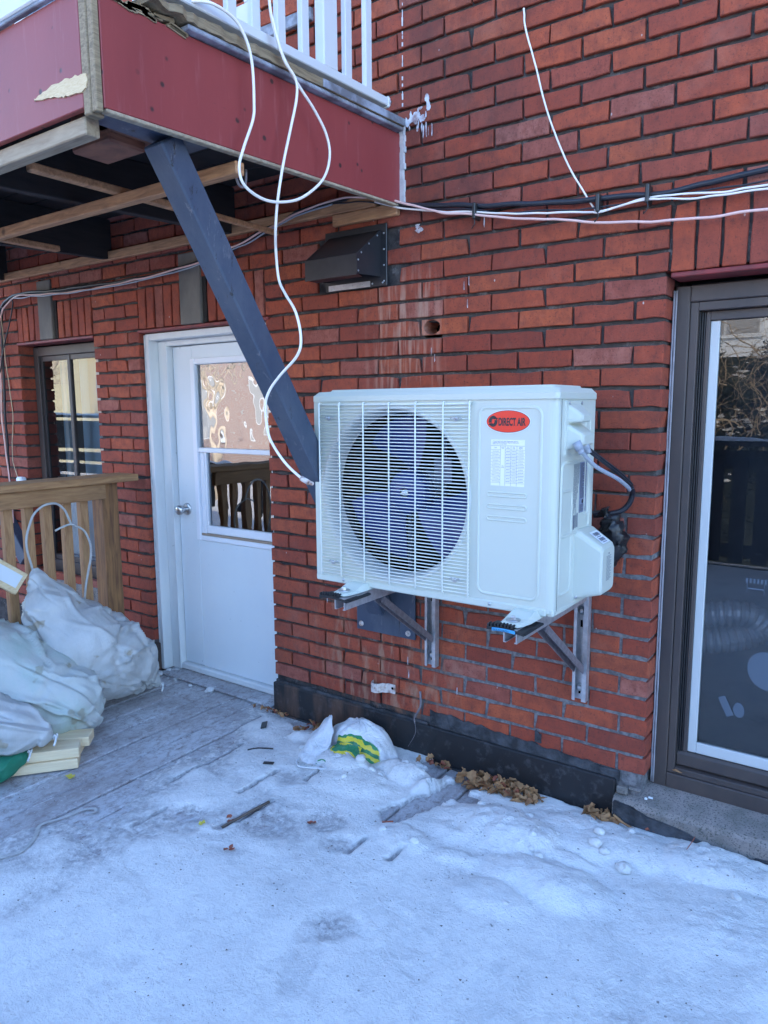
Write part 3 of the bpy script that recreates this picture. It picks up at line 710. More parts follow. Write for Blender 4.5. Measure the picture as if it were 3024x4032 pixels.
# ------------------------------------------------------------------ granite sills
def sill(x0, x1, zt, zf, yb, yf, zbot, label, nm='granite_sill'):
    t = thing(nm, label, 'sill', ((x0+x1)/2, yf, zbot)); mb = M(); N = 40
    for k in range(N+1):
        x = x0+(x1-x0)*k/N; j = lambda s, a: a*noise.noise(Vector((k*.6, s, x0)))
        mb.v += [(x, yb, zt), (x, yf+.012+j(1, .006), zf+j(2, .006)+.004), (x, yf+j(3, .005), zf-.012+j(4, .006)), (x, yf-.002+j(5, .006), (zf+zbot)/2), (x, yf, zbot)]
    for k in range(N):
        for a in range(4): mb.f.append((k*5+a, k*5+a+5, k*5+a+6, k*5+a+1)); mb.sm.append(False)
    mb.f.append((0, 1, 2, 3, 4)); mb.sm.append(False)
    obj('slab', mb, 'granite', t, fix=False); return t
sl = sill(-.092, 1.75, .122, .088, .10, -.040, -.03, 'weathered granite sill block under the right window patched with black tar')
smear([(-.085, -.02), (-.085, .085), (-.02, .078), (.03, .062), (.08, .058), (.15, .05), (.24, .022), (.31, .012), (.27, 0), (.1, -.015)], -.054, .016, 'tar', sl, 'tar_patch')
smear([(.36, -.02), (.36, .034), (.42, .04), (.7, .045), (.7, -.02)], -.053, .016, 'tar', sl, 'tar_patch')
mb = M(); mb.box(-.088, -.05, -.02, .0, .10, .128, .005); mb.box(-.05, -.01, -.006, .03, .118, .126, .003); obj('mortar_dab', mb, 'granite', sl)
sill(-3.84, -3.035, .425, .40, .16, -.02, .06, 'grey stone sill under the left window seen between the balusters')
mb = M(); mb.box(.02, .034, -.005, 0, .1085, .113); mb.box(.01, .018, -.016, -.009, .106, .111)
obj('white_crumbs', mb, 'label_white', label='two small white crumbs lying on the granite sill', cat='crumbs')

# ------------------------------------------------------------------ right window
rw = thing('sliding_window', 'tall brown framed window at the right edge with white inner sash', 'window', (.9, .1, .1))
mb = M(); FX, FZ0, FZ1, FX1 = .008, .118, 1.824, 1.69
yo = .088
mb.box(FX, FX+.044, yo, yo+.10, FZ0, FZ1, .003); mb.box(FX1-.044, FX1, yo, yo+.10, FZ0, FZ1, .003)
mb.box(FX+.044, FX1-.044, yo, yo+.10, FZ1-.052, FZ1, .003); mb.box(FX+.044, FX1-.044, yo, yo+.10, FZ0, FZ0+.055, .003)
obj('frame', mb, 'brown_frame', rw)
mb = M(); a = FX+.045
mb.box(a, a+.024, yo+.006, yo+.09, FZ0+.056, FZ1-.053, .002); mb.box(a+.024, 1.6, yo+.006, yo+.09, FZ1-.080, FZ1-.053, .002); mb.box(a+.024, 1.6, yo+.006, yo+.09, FZ0+.056, FZ0+.078, .002)
obj('inner_frame', mb, 'brown_frame', rw)
mb = M()
for k, dx in enumerate((.0245, .031, .0375)): mb.box(a+dx, a+dx+.0045, yo+.024+.004*k, yo+.08, FZ0+.079, FZ1-.081, .001)
obj('track', mb, 'dark_gasket', rw)
mb = M(); mb.box(a+.043, a+.056, yo+.032, yo+.075, FZ0+.079, FZ1-.081, .002); mb.box(a+.056, 1.6, yo+.032, yo+.075, FZ1-.110, FZ1-.081, .002); mb.box(a+.02, 1.6, yo+.022, yo+.075, FZ0+.079, FZ0+.132, .008)
obj('sash', mb, 'brown_frame', rw)
mb = M(); gx = a+.056; mb.box(gx, gx+.028, yo+.040, yo+.062, FZ0+.133, FZ1-.111, .002); mb.box(gx+.028, 1.6, yo+.040, yo+.062, FZ0+.133, FZ0+.171, .002)
obj('inner_sash', mb, 'sash_white', rw)
mb = M(); mb.add([(gx, yo+.05, FZ0+.132), (1.6, yo+.05, FZ0+.132), (1.6, yo+.05, FZ1-.110), (gx, yo+.05, FZ1-.110)], [(0,1,2,3)])
obj('pane', mb, 'glass', rw, fix=False)
mb = M(); pts = []
for xoff, nmz in ((.0, 0), (.014, 3)):
    mb.tube([(.0045+xoff*.5+.0015*noise.noise(Vector((k*.5, nmz, 0))), .080-xoff*.0+.001*k*0, .13+k*.04) for k in range(43)], .0035, 6)
obj('caulk_bead', mb, 'grey_caulk', rw)
# residue of stickers on the pane
mb = M()
def disc(cx, cz, rx, rz, y, rot=0, n_=28):
    vs = [(cx, y, cz)]+[(cx+rx*math.cos(2*PI*k/n_)*math.cos(rot)-rz*math.sin(2*PI*k/n_)*math.sin(rot), y, cz+rx*math.cos(2*PI*k/n_)*math.sin(rot)+rz*math.sin(2*PI*k/n_)*math.cos(rot)) for k in range(n_)]
    mb.add(vs, [(0, k+1, (k+1) % n_+1) for k in range(n_)])
py = yo+.048
disc(.335, .585, .055, .065, py, .3); disc(.262, .435, .017, .026, py, .1)
mb.box(-.012, .012, -.0003, .0003, -.035, .035, mtx=Matrix.Translation((.222, py, .44)) @ Matrix.Rotation(-.45, 4, 'Y'))
obj('sticker_residue', mb, 'glass_residue', rw, fix=False)
mb = M()
for k in range(6): mb.box(.258+k*.011, .264+k*.011, py, py+.0005, .872, .888, mtx=None)
mb.box(.262, .264, py, py+.0005, .840, .872); mb.box(.312, .314, py, py+.0005, .836, .872); mb.box(.262, .314, py, py+.0005, .852, .857)
obj('faded_decal', mb, 'glass_residue', rw, fix=False)
# room behind
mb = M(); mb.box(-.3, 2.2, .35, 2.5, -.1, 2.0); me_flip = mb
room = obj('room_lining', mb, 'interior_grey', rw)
dd = thing('foil_duct', 'shiny flexible foil duct looped behind the right window pane', 'duct', (.2, .3, .6))
cpts = [Vector(p) for p in ((-.02, .20, .70), (.08, .205, .715), (.17, .22, .735), (.255, .25, .735), (.295, .29, .69), (.25, .26, .655), (.17, .215, .64), (.09, .195, .63), (.0, .19, .625))]
mb = M(); sp_ = spline(cpts, 12); mb.tube(sp_, [(.047, .047, .038)[k % 3] for k in range(len(sp_))], 16, smooth=False); obj('foil_hose', mb, 'duct_foil', dd)
mb = M(); mb.box(.10, .125, .17, .19, .585, .765, .002); obj('collar', mb, 'cap_black', dd)
lf = M(); lf.add([(.070, .09, .186), (.082, .086, .189), (.096, .088, .184), (.108, .086, .187), (.096, .095, .179), (.082, .095, .181), (.082, .090, .193), (.096, .09, .189)], [(0,1,5), (1,2,4,5), (2,3,4), (0,6,1), (1,6,7,2), (2,7,3)])
obj('dry_leaf', lf, 'leaf_tan', label='single pale dry leaf caught in the corner of the right window frame', cat='leaf')

# ------------------------------------------------------------------ left window
lw = thing('sliding_window', 'dark framed sliding window beside the pillar behind the wooden railing', 'window', (-3.44, .1, .42))
mb = M(); y0 = .088
mb.box(XW0+.004, XW0+.055, y0, y0+.09, .425, 1.83, .003); mb.box(XP0-.055, XP0-.004, y0, y0+.09, .425, 1.83, .003)
mb.box(XW0+.055, XP0-.055, y0, y0+.09, 1.775, 1.83, .003); mb.box(XW0+.055, XP0-.055, y0, y0+.09, .425, .50, .003)
obj('frame', mb, 'brown_frame', lw)
mb = M(); mb.box(-3.475, -3.445, y0+.008, y0+.07, .50, 1.775, .003); obj('mullion', mb, 'brown_frame', lw)
mb = M(); mb.box(XW0+.056, XW0+.082, y0+.012, y0+.075, .50, 1.775, .002); obj('track', mb, 'dark_gasket', lw)
mb = M(); mb.box(-3.747, -3.476, y0+.012, y0+.05, .501, .53, .002); mb.box(-3.444, XP0-.056, y0+.012, y0+.05, .501, .53, .002); mb.box(-3.747, -3.476, y0+.012, y0+.05, 1.745, 1.774, .002); mb.box(-3.444, XP0-.056, y0+.012, y0+.05, 1.745, 1.774, .002)
obj('sash', mb, 'brown_frame', lw)
for xa, xb_ in ((-3.748, -3.475), (-3.445, XP0-.055)):
    mb = M(); mb.add([(xa, y0+.020, .53), (xb_, y0+.020, .53), (xb_, y0+.020, 1.745), (xa, y0+.020, 1.745)], [(0,1,2,3)]); obj('pane', mb, 'glass_left', lw, fix=False)
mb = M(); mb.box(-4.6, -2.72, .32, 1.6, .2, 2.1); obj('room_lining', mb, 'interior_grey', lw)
mb = M(); mb.box(-3.75, -3.10, .215, .222, .52, 1.76); obj('added_backing', mb, 'backing_blue', lw)  # added pale blue panel that lightens the dark glass from behind
mb = M(); mb.box(-3.66, -3.625, .17, .19, .53, 1.74, .003); mb.box(-3.30, -3.275, .17, .19, .53, 1.74, .003); obj('inner_stile', mb, 'sash_white', lw)
mb = M(); mb.box(-3.62, -3.49, .165, .185, .535, .90, .01); mb.box(-3.40, -3.12, .165, .185, .535, .90, .01); obj('white_panel', mb, 'sash_white', lw)
for k, (xa, xb_) in enumerate(((-3.62, -3.49), (-3.39, -3.28))):
    mb = M(); mb.box(xa+.02, xb_, .21, .22, .905, 1.02, .002); obj('cardboard_piece', mb, 'cardboard', label=('brown cardboard piece standing behind the left half of the far window' if k == 0 else 'brown cardboard piece standing behind the right half of the far window'), cat='cardboard')
    mb = M(); mb.box(xa-.01, xb_, .185, .205, .905, .955, .008, mtx=None); mb.box(xa, xb_, .180, .20, .955, .975, .006, mtx=Matrix.Translation((0, 0, -.0)));
    obj('folded_towel', mb, 'towel', label=('pale folded cloth on the sill left of the window mullion' if k == 0 else 'pale folded cloth on the sill right of the window mullion'), cat='cloth')

# ------------------------------------------------------------------ white door
dr = thing('door', 'white back door with a half-height wavy glass window and round knob', 'door', (-2.18, .12, .02))
mb = M()
mb.box(XP1+.012, XP1+.040, .028, .19, .012, 1.834, .003); mb.box(XP1+.040, XD+.05, .028, .19, 1.800, 1.834, .003); mb.box(XD-.01, XD+.04, .06, .19, .012, 1.80, .003)
obj('frame', mb, 'frame_white', dr)
mb = M(); mb.box(XP1+.041, XP1+.108, .085, .19, .012, 1.799, .003); mb.box(XP1+.108, XD-.01, .085, .19, 1.772, 1.799, .002); obj('jamb', mb, 'frame_white', dr)
mb = M(); mb.box(XP1+.1085, XP1+.117, .078, .13, .02, 1.772, .003); obj('weather_strip', mb, 'frame_white', dr)
mb = M(); ww = [XP1+.018+.0015*noise.noise(Vector((k*.7, 0, 0))) for k in range(60)]
mb.tube([(XP1+.007+.002*noise.noise(Vector((k*.7, 0, 0))), .030, .03+k*.0305) for k in range(60)], .0045, 6); obj('caulk_bead', mb, 'caulk', dr)
DX0, DX1, DY = -2.528, -1.70, .115
wx0, wx1, wz0, wz1 = -2.375, -1.80, .765, 1.695
mb = M()
mb.box(DX0, wx0, DY, DY+.045, .055, 1.768, .004); mb.box(wx1, DX1, DY, DY+.045, .055, 1.768, .004); mb.box(wx0, wx1, DY, DY+.045, .055, wz0); mb.box(wx0, wx1, DY, DY+.045, wz1, 1.7678)
obj('panel', mb, 'door_white', dr)
mb = M(); mb.box(DX0-.02, DX1, DY-.03, DY+.06, .018, .052, .006); obj('threshold', mb, 'frame_white', dr)
mb = M(); t = .024
mb.box(wx0-.008, wx0+t, DY-.012, DY+.03, wz0-.008, wz1+.008, .004); mb.box(wx1-t, wx1+.008, DY-.012, DY+.03, wz0-.008, wz1+.008, .004)
mb.box(wx0+t, wx1-t, DY-.012, DY+.03, wz1-t, wz1+.008, .004); mb.box(wx0+t, wx1-t, DY-.012, DY+.03, wz0-.008, wz0+.018, .004)
obj('window_frame', mb, 'window_white', dr)
mb = M(); mb.box(wx0+t, wx1-t, DY-.006, DY+.03, 1.222, 1.246, .003); mb.box(wx0+t, wx0+t+.03, DY+.004, DY+.03, wz0+.018, 1.222, .003); mb.box(wx0+t+.032, wx1-t, DY+.006, DY+.03, wz0+.030, wz0+.072, .003); mb.box(wx0+t+.032, wx0+t+.046, DY+.006, DY+.03, wz0+.072, 1.222, .002)
obj('window_sash', mb, 'window_white', dr)
mb = M(); mb.box(wx0+t, wx1-t, DY-.004, DY+.02, wz0+.0185, wz0+.0295); obj('worn_track', mb, 'cardboard', dr)
mb = M(); mb.add([(wx0+t, DY+.012, 1.246), (wx1-t, DY+.012, 1.246), (wx1-t, DY+.012, wz1-t), (wx0+t, DY+.012, wz1-t)], [(0,1,2,3)]); obj('pane', mb, 'glass_wavy', dr, fix=False)
mb = M(); mb.add([(wx0+t+.04, DY+.02, wz0+.06), (wx1-t, DY+.02, wz0+.06), (wx1-t, DY+.02, 1.222), (wx0+t+.04, DY+.02, 1.222)], [(0,1,2,3)]); obj('pane', mb, 'glass_lower', dr, fix=False)
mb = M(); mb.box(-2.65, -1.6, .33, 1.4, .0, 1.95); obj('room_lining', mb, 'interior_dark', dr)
mb = M(); kx, kz = -2.462, .915
mb.lathe([(0, -.004), (.030, -.004), (.033, .0), (.033, .004)], (kx, DY-.004, kz), 'Y', 24); mb.lathe([(0, -.066), (.018, -.065), (.026, -.058), (.0275, -.048), (.024, -.036), (.014, -.026), (.012, 0)], (kx, DY-.002, kz), 'Y', 24)
obj('knob', mb, 'chrome', dr)

# ------------------------------------------------------------------ outdoor unit
AX0, AX1, AYF, AYB, AZ0, AZ1 = -1.064, -.162, -.460, -.150, .838, 1.468
ac = thing('outdoor_unit', 'white wall-mounted outdoor heat pump unit with round fan grille and red oval logo', 'air conditioner', (-.61, -.3, .838))
FC = (-.731, 1.157); FR = .297; XS = -.425
mb = M()
# front fan panel: square to circle ring
angs = sorted(set([round(2*PI*k/72, 5) for k in range(72)] + [round(math.atan2(zz-FC[1], xx-FC[0]) % (2*PI), 5) for xx in (AX0, XS) for zz in (AZ0, AZ1)]))
outer, inner = [], []
for a in angs:
    ca, sa = math.cos(a), math.sin(a); ts = []
    if ca > 1e-6: ts.append((XS-FC[0])/ca)
    if ca < -1e-6: ts.append((AX0-FC[0])/ca)
    if sa > 1e-6: ts.append((AZ1-FC[1])/sa)
    if sa < -1e-6: ts.append((AZ0-FC[1])/sa)
    t = min(ts); outer.append((FC[0]+ca*t, AYF, FC[1]+sa*t)); inner.append((FC[0]+ca*FR, AYF, FC[1]+sa*FR))
n_ = len(angs); mb.add(outer+inner, [(k, (k+1) % n_, n_+(k+1) % n_, n_+k) for k in range(n_)])
bv = .012
# right panel with chamfered front-right corner, sides, back, top, bottom
def quad(*p): mb.add(p, [(0,1,2,3)])
quad((XS, AYF, AZ0), (AX1-.030, AYF, AZ0), (AX1-.030, AYF, AZ1), (XS, AYF, AZ1))
cor = [(AX1-.030+.030*math.sin(a), AYF+.022*(1-math.cos(a))) for a in [PI/2*k/6 for k in range(7)]]
for (xa, ya), (xb_, yb_) in zip(cor[:-1], cor[1:]): mb.add([(xa, ya, AZ0), (xb_, yb_, AZ0), (xb_, yb_, AZ1), (xa, ya, AZ1)], [(0,1,2,3)], True)
quad((AX1, AYF+.022, AZ0), (AX1, AYB, AZ0), (AX1, AYB, AZ1), (AX1, AYF+.022, AZ1))
quad((AX0, AYB, AZ0), (AX0, AYF, AZ0), (AX0, AYF, AZ1), (AX0, AYB, AZ1))
quad((AX0, AYF, AZ0), (AX0, AYB, AZ0), (AX1, AYB, AZ0), (AX1, AYF, AZ0))
obj('casing', mb, 'ac_white', ac, fix=False)
mb = M(); mb.box(AX0-.001, AX1-.02, AYF-.004, AYF+.03, AZ0-.010, AZ0+.014, .004); mb.box(AX1-.02, AX1+.001, AYF+.004, AYF+.03, AZ0-.010, AZ0+.012, .004); mb.box(AX0-.001, AX1+.001, AYF+.028, AYB, AZ0-.010, AZ0+.008, .003)
obj('base_pan', mb, 'ac_white', ac)
mb = M(); mb.add([(AX0+.004, AYB, AZ0), (AX1, AYB, AZ0), (AX1, AYB, AZ1), (AX0+.004, AYB, AZ1)], [(0,1,2,3)])
mb.box(AX0+.004, XS+.01, -.235, -.231, AZ0+.01, AZ1-.004); obj('coil', mb, 'coil', ac, fix=False)
mb = M(); mb.box(AX0+.003, AX0+.006, AYF+.055, AYB-.002, AZ0+.012, AZ1-.002); mb.box(XS+.012, XS+.015, AYF+.055, AYB-.002, AZ0+.012, AZ1-.002); mb.box(AX0+.008, XS+.01, AYF+.06, AYB-.002, AZ0+.012, AZ0+.015); mb.box(AX0+.008, XS+.01, AYF+.06, AYB-.002, AZ1-.006, AZ1-.003)
obj('cavity_shade_liner', mb, 'coil', ac)  # black sheets added inside to keep the fan cavity dark
# lid
mb = M()
def rring(x0, x1, y0_, y1, z, r, n_=5):
    out = []
    for cx, cy, a0 in ((x1-r, y1-r, 0), (x0+r, y1-r, PI/2), (x0+r, y0_+r, PI), (x1-r, y0_+r, 3*PI/2)):
        for k in range(n_): a = a0+PI/2*k/(n_-1); out.append((cx+r*math.cos(a), cy+r*math.sin(a), z))
    return out
rings = [rring(AX0-.005, AX1+.005, AYF-.005, AYB+.005, AZ1-.002, .014), rring(AX0-.005, AX1+.005, AYF-.005, AYB+.005, AZ1+.016, .014), rring(AX0+.006, AX1-.006, AYF+.010, AYB-.006, AZ1+.031, .02), rring(AX0+.03, AX1-.03, AYF+.045, AYB-.03, AZ1+.033, .02), rring(AX0+.034, AX1-.034, AYF+.049, AYB-.034, AZ1+.039, .02)]
n_ = len(rings[0])
for k in range(len(rings)-1): mb.add(rings[k]+rings[k+1], [(a, (a+1) % n_, n_+(a+1) % n_, n_+a) for a in range(n_)])
mb.add(rings[-1], [tuple(range(n_))]); mb.add(rings[0], [tuple(range(n_))[::-1]])
obj('lid', mb, 'ac_white', ac)
# bell mouth
mb = M(); mb.lathe([(FR+.0, 0), (FR-.002, -.005), (FR-.008, -.006), (FR-.013, -.003), (FR-.020, .012), (FR-.026, .034), (FR-.028, .066), (FR-.024, .078)], (FC[0], AYF, FC[1]), 'Y', 96)
obj('bell_mouth', mb, 'ac_inner', ac, fix=False)
# embossed lines of the service panel
def emboss(x0, x1, z0, z1, r, wdt, h, y, nm='panel_emboss', axis='Y', mtl='ac_white', n_=7, par=None):
    mb = M(); path = []
    for cx, cz, a0 in ((x1-r, z1-r, 0), (x0+r, z1-r, PI/2), (x0+r, z0+r, PI), (x1-r, z0+r, 3*PI/2)):
        for k in range(n_): a = a0+PI/2*k/(n_-1); path.append((cx, cz, math.cos(a), math.sin(a), r))
    prof = [(0, 0), (wdt*.3, -h), (wdt*.7, -h), (wdt, 0)]; N = len(path); vs = []
    for d, hh_ in prof:
        for cx, cz, ca, sa, rr_ in path:
            u, v_ = cx+(rr_-d)*ca, cz+(rr_-d)*sa; vs.append((u, y+hh_, v_) if axis == 'Y' else (y-hh_, u, v_))
    mb.add(vs, [(p*N+k, p*N+(k+1) % N, (p+1)*N+(k+1) % N, (p+1)*N+k) for p in range(3) for k in range(N)], True)
    return obj(nm, mb, mtl, par or ac, fix=False)
emboss(-.415, -.205, .868, 1.447, .03, .010, .0035, AYF)
for zc in (1.183, 1.146, 1.110): emboss(-.382, -.250, zc-.0085, zc+.0085, .0083, .0045, -.0, AYF-.0) if False else emboss(-.382, -.250, zc-.0085, zc+.0085, .0082, .0050, .0028, AYF, 'louvre')
# grille
gr = obj('grille', M().box(-1.0345, -.4325, AYF-.0125, AYF-.0095, AZ1-.0125, AZ1-.0105), 'ac_grille', ac)
NW = 54; zt, zb_ = 1.4535, .8645
wm = M(); wm.tube([(-1.034, 0, 0), (-.434, 0, 0)], .00185, 6)
wire_me = mesh('wire', wm, (0, 0, 0), 'ac_grille')
skipw = {4: 1, 49: 1}
for k in range(NW):
    o = bpy.data.objects.new('wire', wire_me); COL.objects.link(o); o.parent = gr
    o.location = (.61, AYF-.0125+.3, zt-(zt-zb_)*k/(NW-1)-.838)
vm = M(); vm.tube([(0, .012, .003), (0, .002, .0035), (0, 0, 0), (0, 0, -.598), (0, .006, -.603)], .0027, 6)
vme = mesh('wire', vm, (0, 0, 0), 'ac_grille')
for x in (-1.028, -.939, -.837, -.733, -.630, -.528, -.436):
    o = bpy.data.objects.new('wire', vme); COL.objects.link(o); o.parent = gr; o.location = (x+.61, AYF-.0165+.3, 1.457-.838)
for sx, sz in ((-.985, 1.410), (-.482, 1.410), (-.975, .905), (-.482, .905)):
    mb = M(); mb.lathe([(0, -.004), (.004, -.004), (.006, -.001), (.006, .0)], (sx, AYF-.016, sz), 'Y', 12); mb.tube([(sx-.02, AYF-.0145, sz), (sx-.012, AYF-.016, sz+.005), (sx-.007, AYF-.016, sz-.004), (sx, AYF-.016, sz-.007), (sx+.007, AYF-.016, sz-.004), (sx+.012, AYF-.016, sz+.005), (sx+.02, AYF-.0145, sz)], .0018, 6, sub=3); obj('screw', mb, 'steel', ac)
for sx in (-.938, -.365): mb = M(); mb.lathe([(0, -.004), (.005, -.003), (.006, 0)], (sx, AYF-.004, AZ0+.004), 'Y', 10); obj('screw', mb, 'steel', ac)
mb = M(); mb.box(AX1-.0005, AX1+.0006, AYF+.028, AYF+.0295, AZ0+.004, AZ1-.003); obj('panel_seam', mb, 'dark_gasket', ac)
# fan
fan = obj('fan', M().lathe([(0, -.030), (.020, -.030), (.030, -.026), (.068, -.020), (.075, -.012), (.076, .045), (0, .05)], (FC[0], -.355, FC[1]), 'Y', 40), 'fan_blue', ac, fix=False)
for bi in range(3):
    mb = M(); NU, NV = 9, 14; th0 = math.radians((72, -62, 188)[bi])
    for j in range(NV+1):
        r_ = .06+(.258-.06)*j/NV; span = math.radians(46+22*math.sin(j/NV*PI*.6)); lead = math.radians(10*(j/NV)**1.5)
        for i in range(NU+1):
            a = th0+lead+span*(i/NU-.1); yy = -.352+.062*(i/NU)-.012*math.sin(i/NU*PI)
            if j == NV: r_ = .258
            mb.v.append((FC[0]+r_*math.cos(a), yy, FC[1]+r_*math.sin(a)))
    for j in range(NV):
        for i in range(NU): p = j*(NU+1)+i; mb.f.append((p, p+1, p+NU+2, p+NU+1)); mb.sm.append(True)
    obj('blade', mb, 'fan_blue', fan, fix=False)
mb = M(); mb.lathe([(0, -.012), (.007, -.012), (.010, -.006), (.016, -.004), (.016, 0)], (FC[0], -.386, FC[1]), 'Y', 16); obj('hub_nut', mb, 'chrome', fan)
mb = M(); mb.box(-.66, -.645, -.262, -.245, AZ0+.02, AZ1-.01, .003); mb.box(-.80, -.785, -.262, -.245, AZ0+.02, AZ1-.01, .003); mb.lathe([(0, -.04), (.05, -.04), (.055, .02)], (FC[0]+.02, -.27, FC[1]+.02), 'Y', 20); mb.box(-.67, -.60, -.295, -.290, 1.19, 1.27, .003)
obj('motor_bracket', mb, 'motor_grey', ac)
# logo
lg = None
def ellipse(cx, cz, rx, rz, y0_, y1, n_=56): return M().prism([(cx+rx*math.cos(2*PI*k/n_), cz+rz*math.sin(2*PI*k/n_)) for k in range(n_)], y0_, y1, 'Y')
LC = (-.3150, 1.4010)
lg = obj('logo_sticker', ellipse(*LC, .0720, .0345, AYF-.0012, AYF+.0002), 'white_print', ac)
obj('border', ellipse(*LC, .0700, .0328, AYF-.0018, AYF-.0011), 'ink', lg); obj('field', ellipse(*LC, .0686, .0315, AYF-.0024, AYF-.0017), 'logo_red', lg)
text('lettering', 'DIRECT AIR', .031, (LC[0]-.0305, AYF-.0026, LC[1]-.0115), FRONT, 'ink', lg, sx=.535, bold=.0011)
mb = M()
def arc_band(cx, cz, r0x, r0z, r1x, r1z, a0, a1, y, n_=14):
    vs = []
    for k in range(n_+1):
        a = math.radians(a0+(a1-a0)*k/n_); vs += [(cx+r0x*math.cos(a), y, cz+r0z*math.sin(a)), (cx+r1x*math.cos(a), y, cz+r1z*math.sin(a))]
    mb.add(vs, [(2*k, 2*k+1, 2*k+3, 2*k+2) for k in range(n_)])
yy = AYF-.0028; ex, ez = LC[0]-.0475, LC[1]+.0005
arc_band(ex, ez, .0045, .007, .0145, .0165, 40, 185, yy); arc_band(ex, ez, .0045, .007, .0145, .0165, 215, 360, yy)
mb.box(ex-.0145, ex-.0045, yy-.0002, yy, ez-.004, ez+.001); mb.box(ex+.0045, ex+.0145, yy-.0002, yy, ez-.001, ez+.004)
mb.add([(ex+.004, yy, ez+.010), (ex+.0165, yy, ez+.0095), (ex+.011, yy, ez+.0035)], [(0,1,2)]); mb.add([(ex-.0165, yy, ez-.0115), (ex-.004, yy, ez-.0105), (ex-.0105, yy, ez-.0045)], [(0,1,2)])
obj('emblem', mb, 'ink', lg, fix=False)
# refrigerant table label
tb = obj('table_label', M().box(-.3690, -.2600, AYF-.0010, AYF+.0001, 1.2095, 1.3475), 'white_print', ac)
text('lettering', 'If the pipe length is over standard length,specific amount of\nrefrigerant should be charged according to the added length.\n(Please refer to the below table)', .0040, (-.3635, AYF-.0012, 1.3415), FRONT, 'ink_grey', tb, sx=.86, ext=.0001)
mb = M(); cols = [-.3690, -.3380, -.3220, -.3035, -.2845, -.2600]; zt_ = 1.3295; yl = AYF-.0014
mb.box(-.369, -.260, yl, yl+.0003, zt_-.0004, zt_+.0004)
for x in cols[1:-1]: mb.box(x-.0003, x+.0003, yl, yl+.0003, 1.2105, zt_)
z = zt_-.0120
for k in range(12):
    for c0, c1 in ((0, 1), (2, 3), (3, 4), (4, 5)): mb.box(cols[c0], cols[c1], yl, yl+.0003, z-.0003, z+.0003)
    z -= .00895
obj('ruling', mb, 'ink_grey', tb)
for c_, tt in ((0, 'Model'), (1, 'Standard\nlength'), (2, 'Max.\nElevation'), (3, 'Max.\nLength'), (4, 'Additional\nrefrigerant')):
    text('lettering', tt, .0036, ((cols[c_]+cols[c_+1])/2, AYF-.0012, zt_-.0050+(0 if c_ else -.002)), FRONT, 'ink_grey', tb, sx=.8, align='CENTER', ext=.0001)
text('lettering', '7.5m\n(24.6ft)', .0040, ((cols[1]+cols[2])/2, AYF-.0012, 1.268), FRONT, 'ink_grey', tb, sx=.8, align='CENTER', ext=.0001)
mb = M(); z = zt_-.0165
for k in range(11):
    for c_ in (0, 2, 3, 4):
        cw = cols[c_+1]-cols[c_]; wd = cw*(.70+.1*((k*7+c_*3) % 3-1)); x = (cols[c_]+cols[c_+1])/2-wd/2; rr_ = random.Random(k*11+c_)
        while x < (cols[c_]+cols[c_+1])/2+wd/2: e = rr_.uniform(.0008, .0019); mb.box(x, x+e, yl, yl+.0003, z-.0008, z+.0008*rr_.uniform(.3, 1)); x += e+.0005
    z -= .00895
obj('fine_print', mb, 'ink_grey', tb)
# right side: cover, glands, labels, valve cover
def loft(sections, mtl, nm, par=ac, smooth=False):
    mb = M(); n_ = len(sections[0])
    for a, b_ in zip(sections[:-1], sections[1:]): mb.add(list(a)+list(b_), [(k, (k+1) % n_, n_+(k+1) % n_, n_+k) for k in range(n_)], smooth)
    mb.add(sections[-1], [tuple(range(n_))]); return obj(nm, mb, mtl, par)
def rrx(x, y0_, y1, z0, z1, r=.012):
    return [(x, p[0], p[1]) for p in [(a[0], a[1]) for a in rring(y0_, y1, z0, z1, 0, r, 4)]]
sx_ = AX1
cvr = loft([rrx(sx_, -.405, -.255, 1.30, 1.462, .006), rrx(sx_+.004, -.403, -.257, 1.302, 1.460, .006)], 'ac_white', 'wiring_cover')
loft([rrx(sx_+.003, -.390, -.285, 1.395, 1.452), rrx(sx_+.034, -.372, -.292, 1.398, 1.425, .01), rrx(sx_+.040, -.362, -.298, 1.402, 1.418, .007)], 'ac_white', 'upper_hump', cvr)
loft([rrx(sx_+.003, -.398, -.272, 1.318, 1.392), rrx(sx_+.042, -.384, -.284, 1.330, 1.368, .012), rrx(sx_+.048, -.374, -.294, 1.335, 1.360, .009)], 'ac_white', 'lower_hump', cvr)
mb = M(); mb.lathe([(0, 0), (.0045, -.0), (.005, .003), (0, .004)], (sx_+.004, -.385, 1.4535), 'X', 10); mb.lathe([(0, 0), (.0045, -.0), (.005, .003), (0, .004)], (sx_+.004, -.285, 1.4535), 'X', 10)
obj('screw', mb, 'steel', cvr)
emboss(-.425, -.175, 1.055, 1.285, .03, .012, .004, sx_, 'side_emboss', 'X'); emboss(-.235, -.185, 1.10, 1.42, .02, .010, .003, sx_, 'side_emboss', 'X'); emboss(-.425, -.325, .88, 1.20, .02, .010, .003, sx_, 'side_emboss', 'X')
SIDE = Matrix.Rotation(PI/2, 3, 'Z') @ Matrix.Rotation(PI/2, 3, 'X')
lb1 = obj('rating_label', M().box(sx_+.0001, sx_+.0016, -.272, -.214, 1.118, 1.275), 'label_grey', ac)
mb = M(); rr_ = random.Random(5); z = 1.270
while z > 1.122:
    if not (1.145 < z < 1.162): 
        y = -.269; e = rr_.choice((.03, .045, .052, .02)); mb.box(sx_+.0015, sx_+.002, y, y+e, z-.0011, z)
        if e < .035: mb.box(sx_+.0015, sx_+.002, -.236, -.219, z-.0011, z)
    z -= .0031
mb.lathe([(0, 0), (.007, 0), (.007, -.0006)], (sx_+.002, -.245, 1.152), 'X', 14)
obj('fine_print', mb, 'ink', lb1)
mb = M()
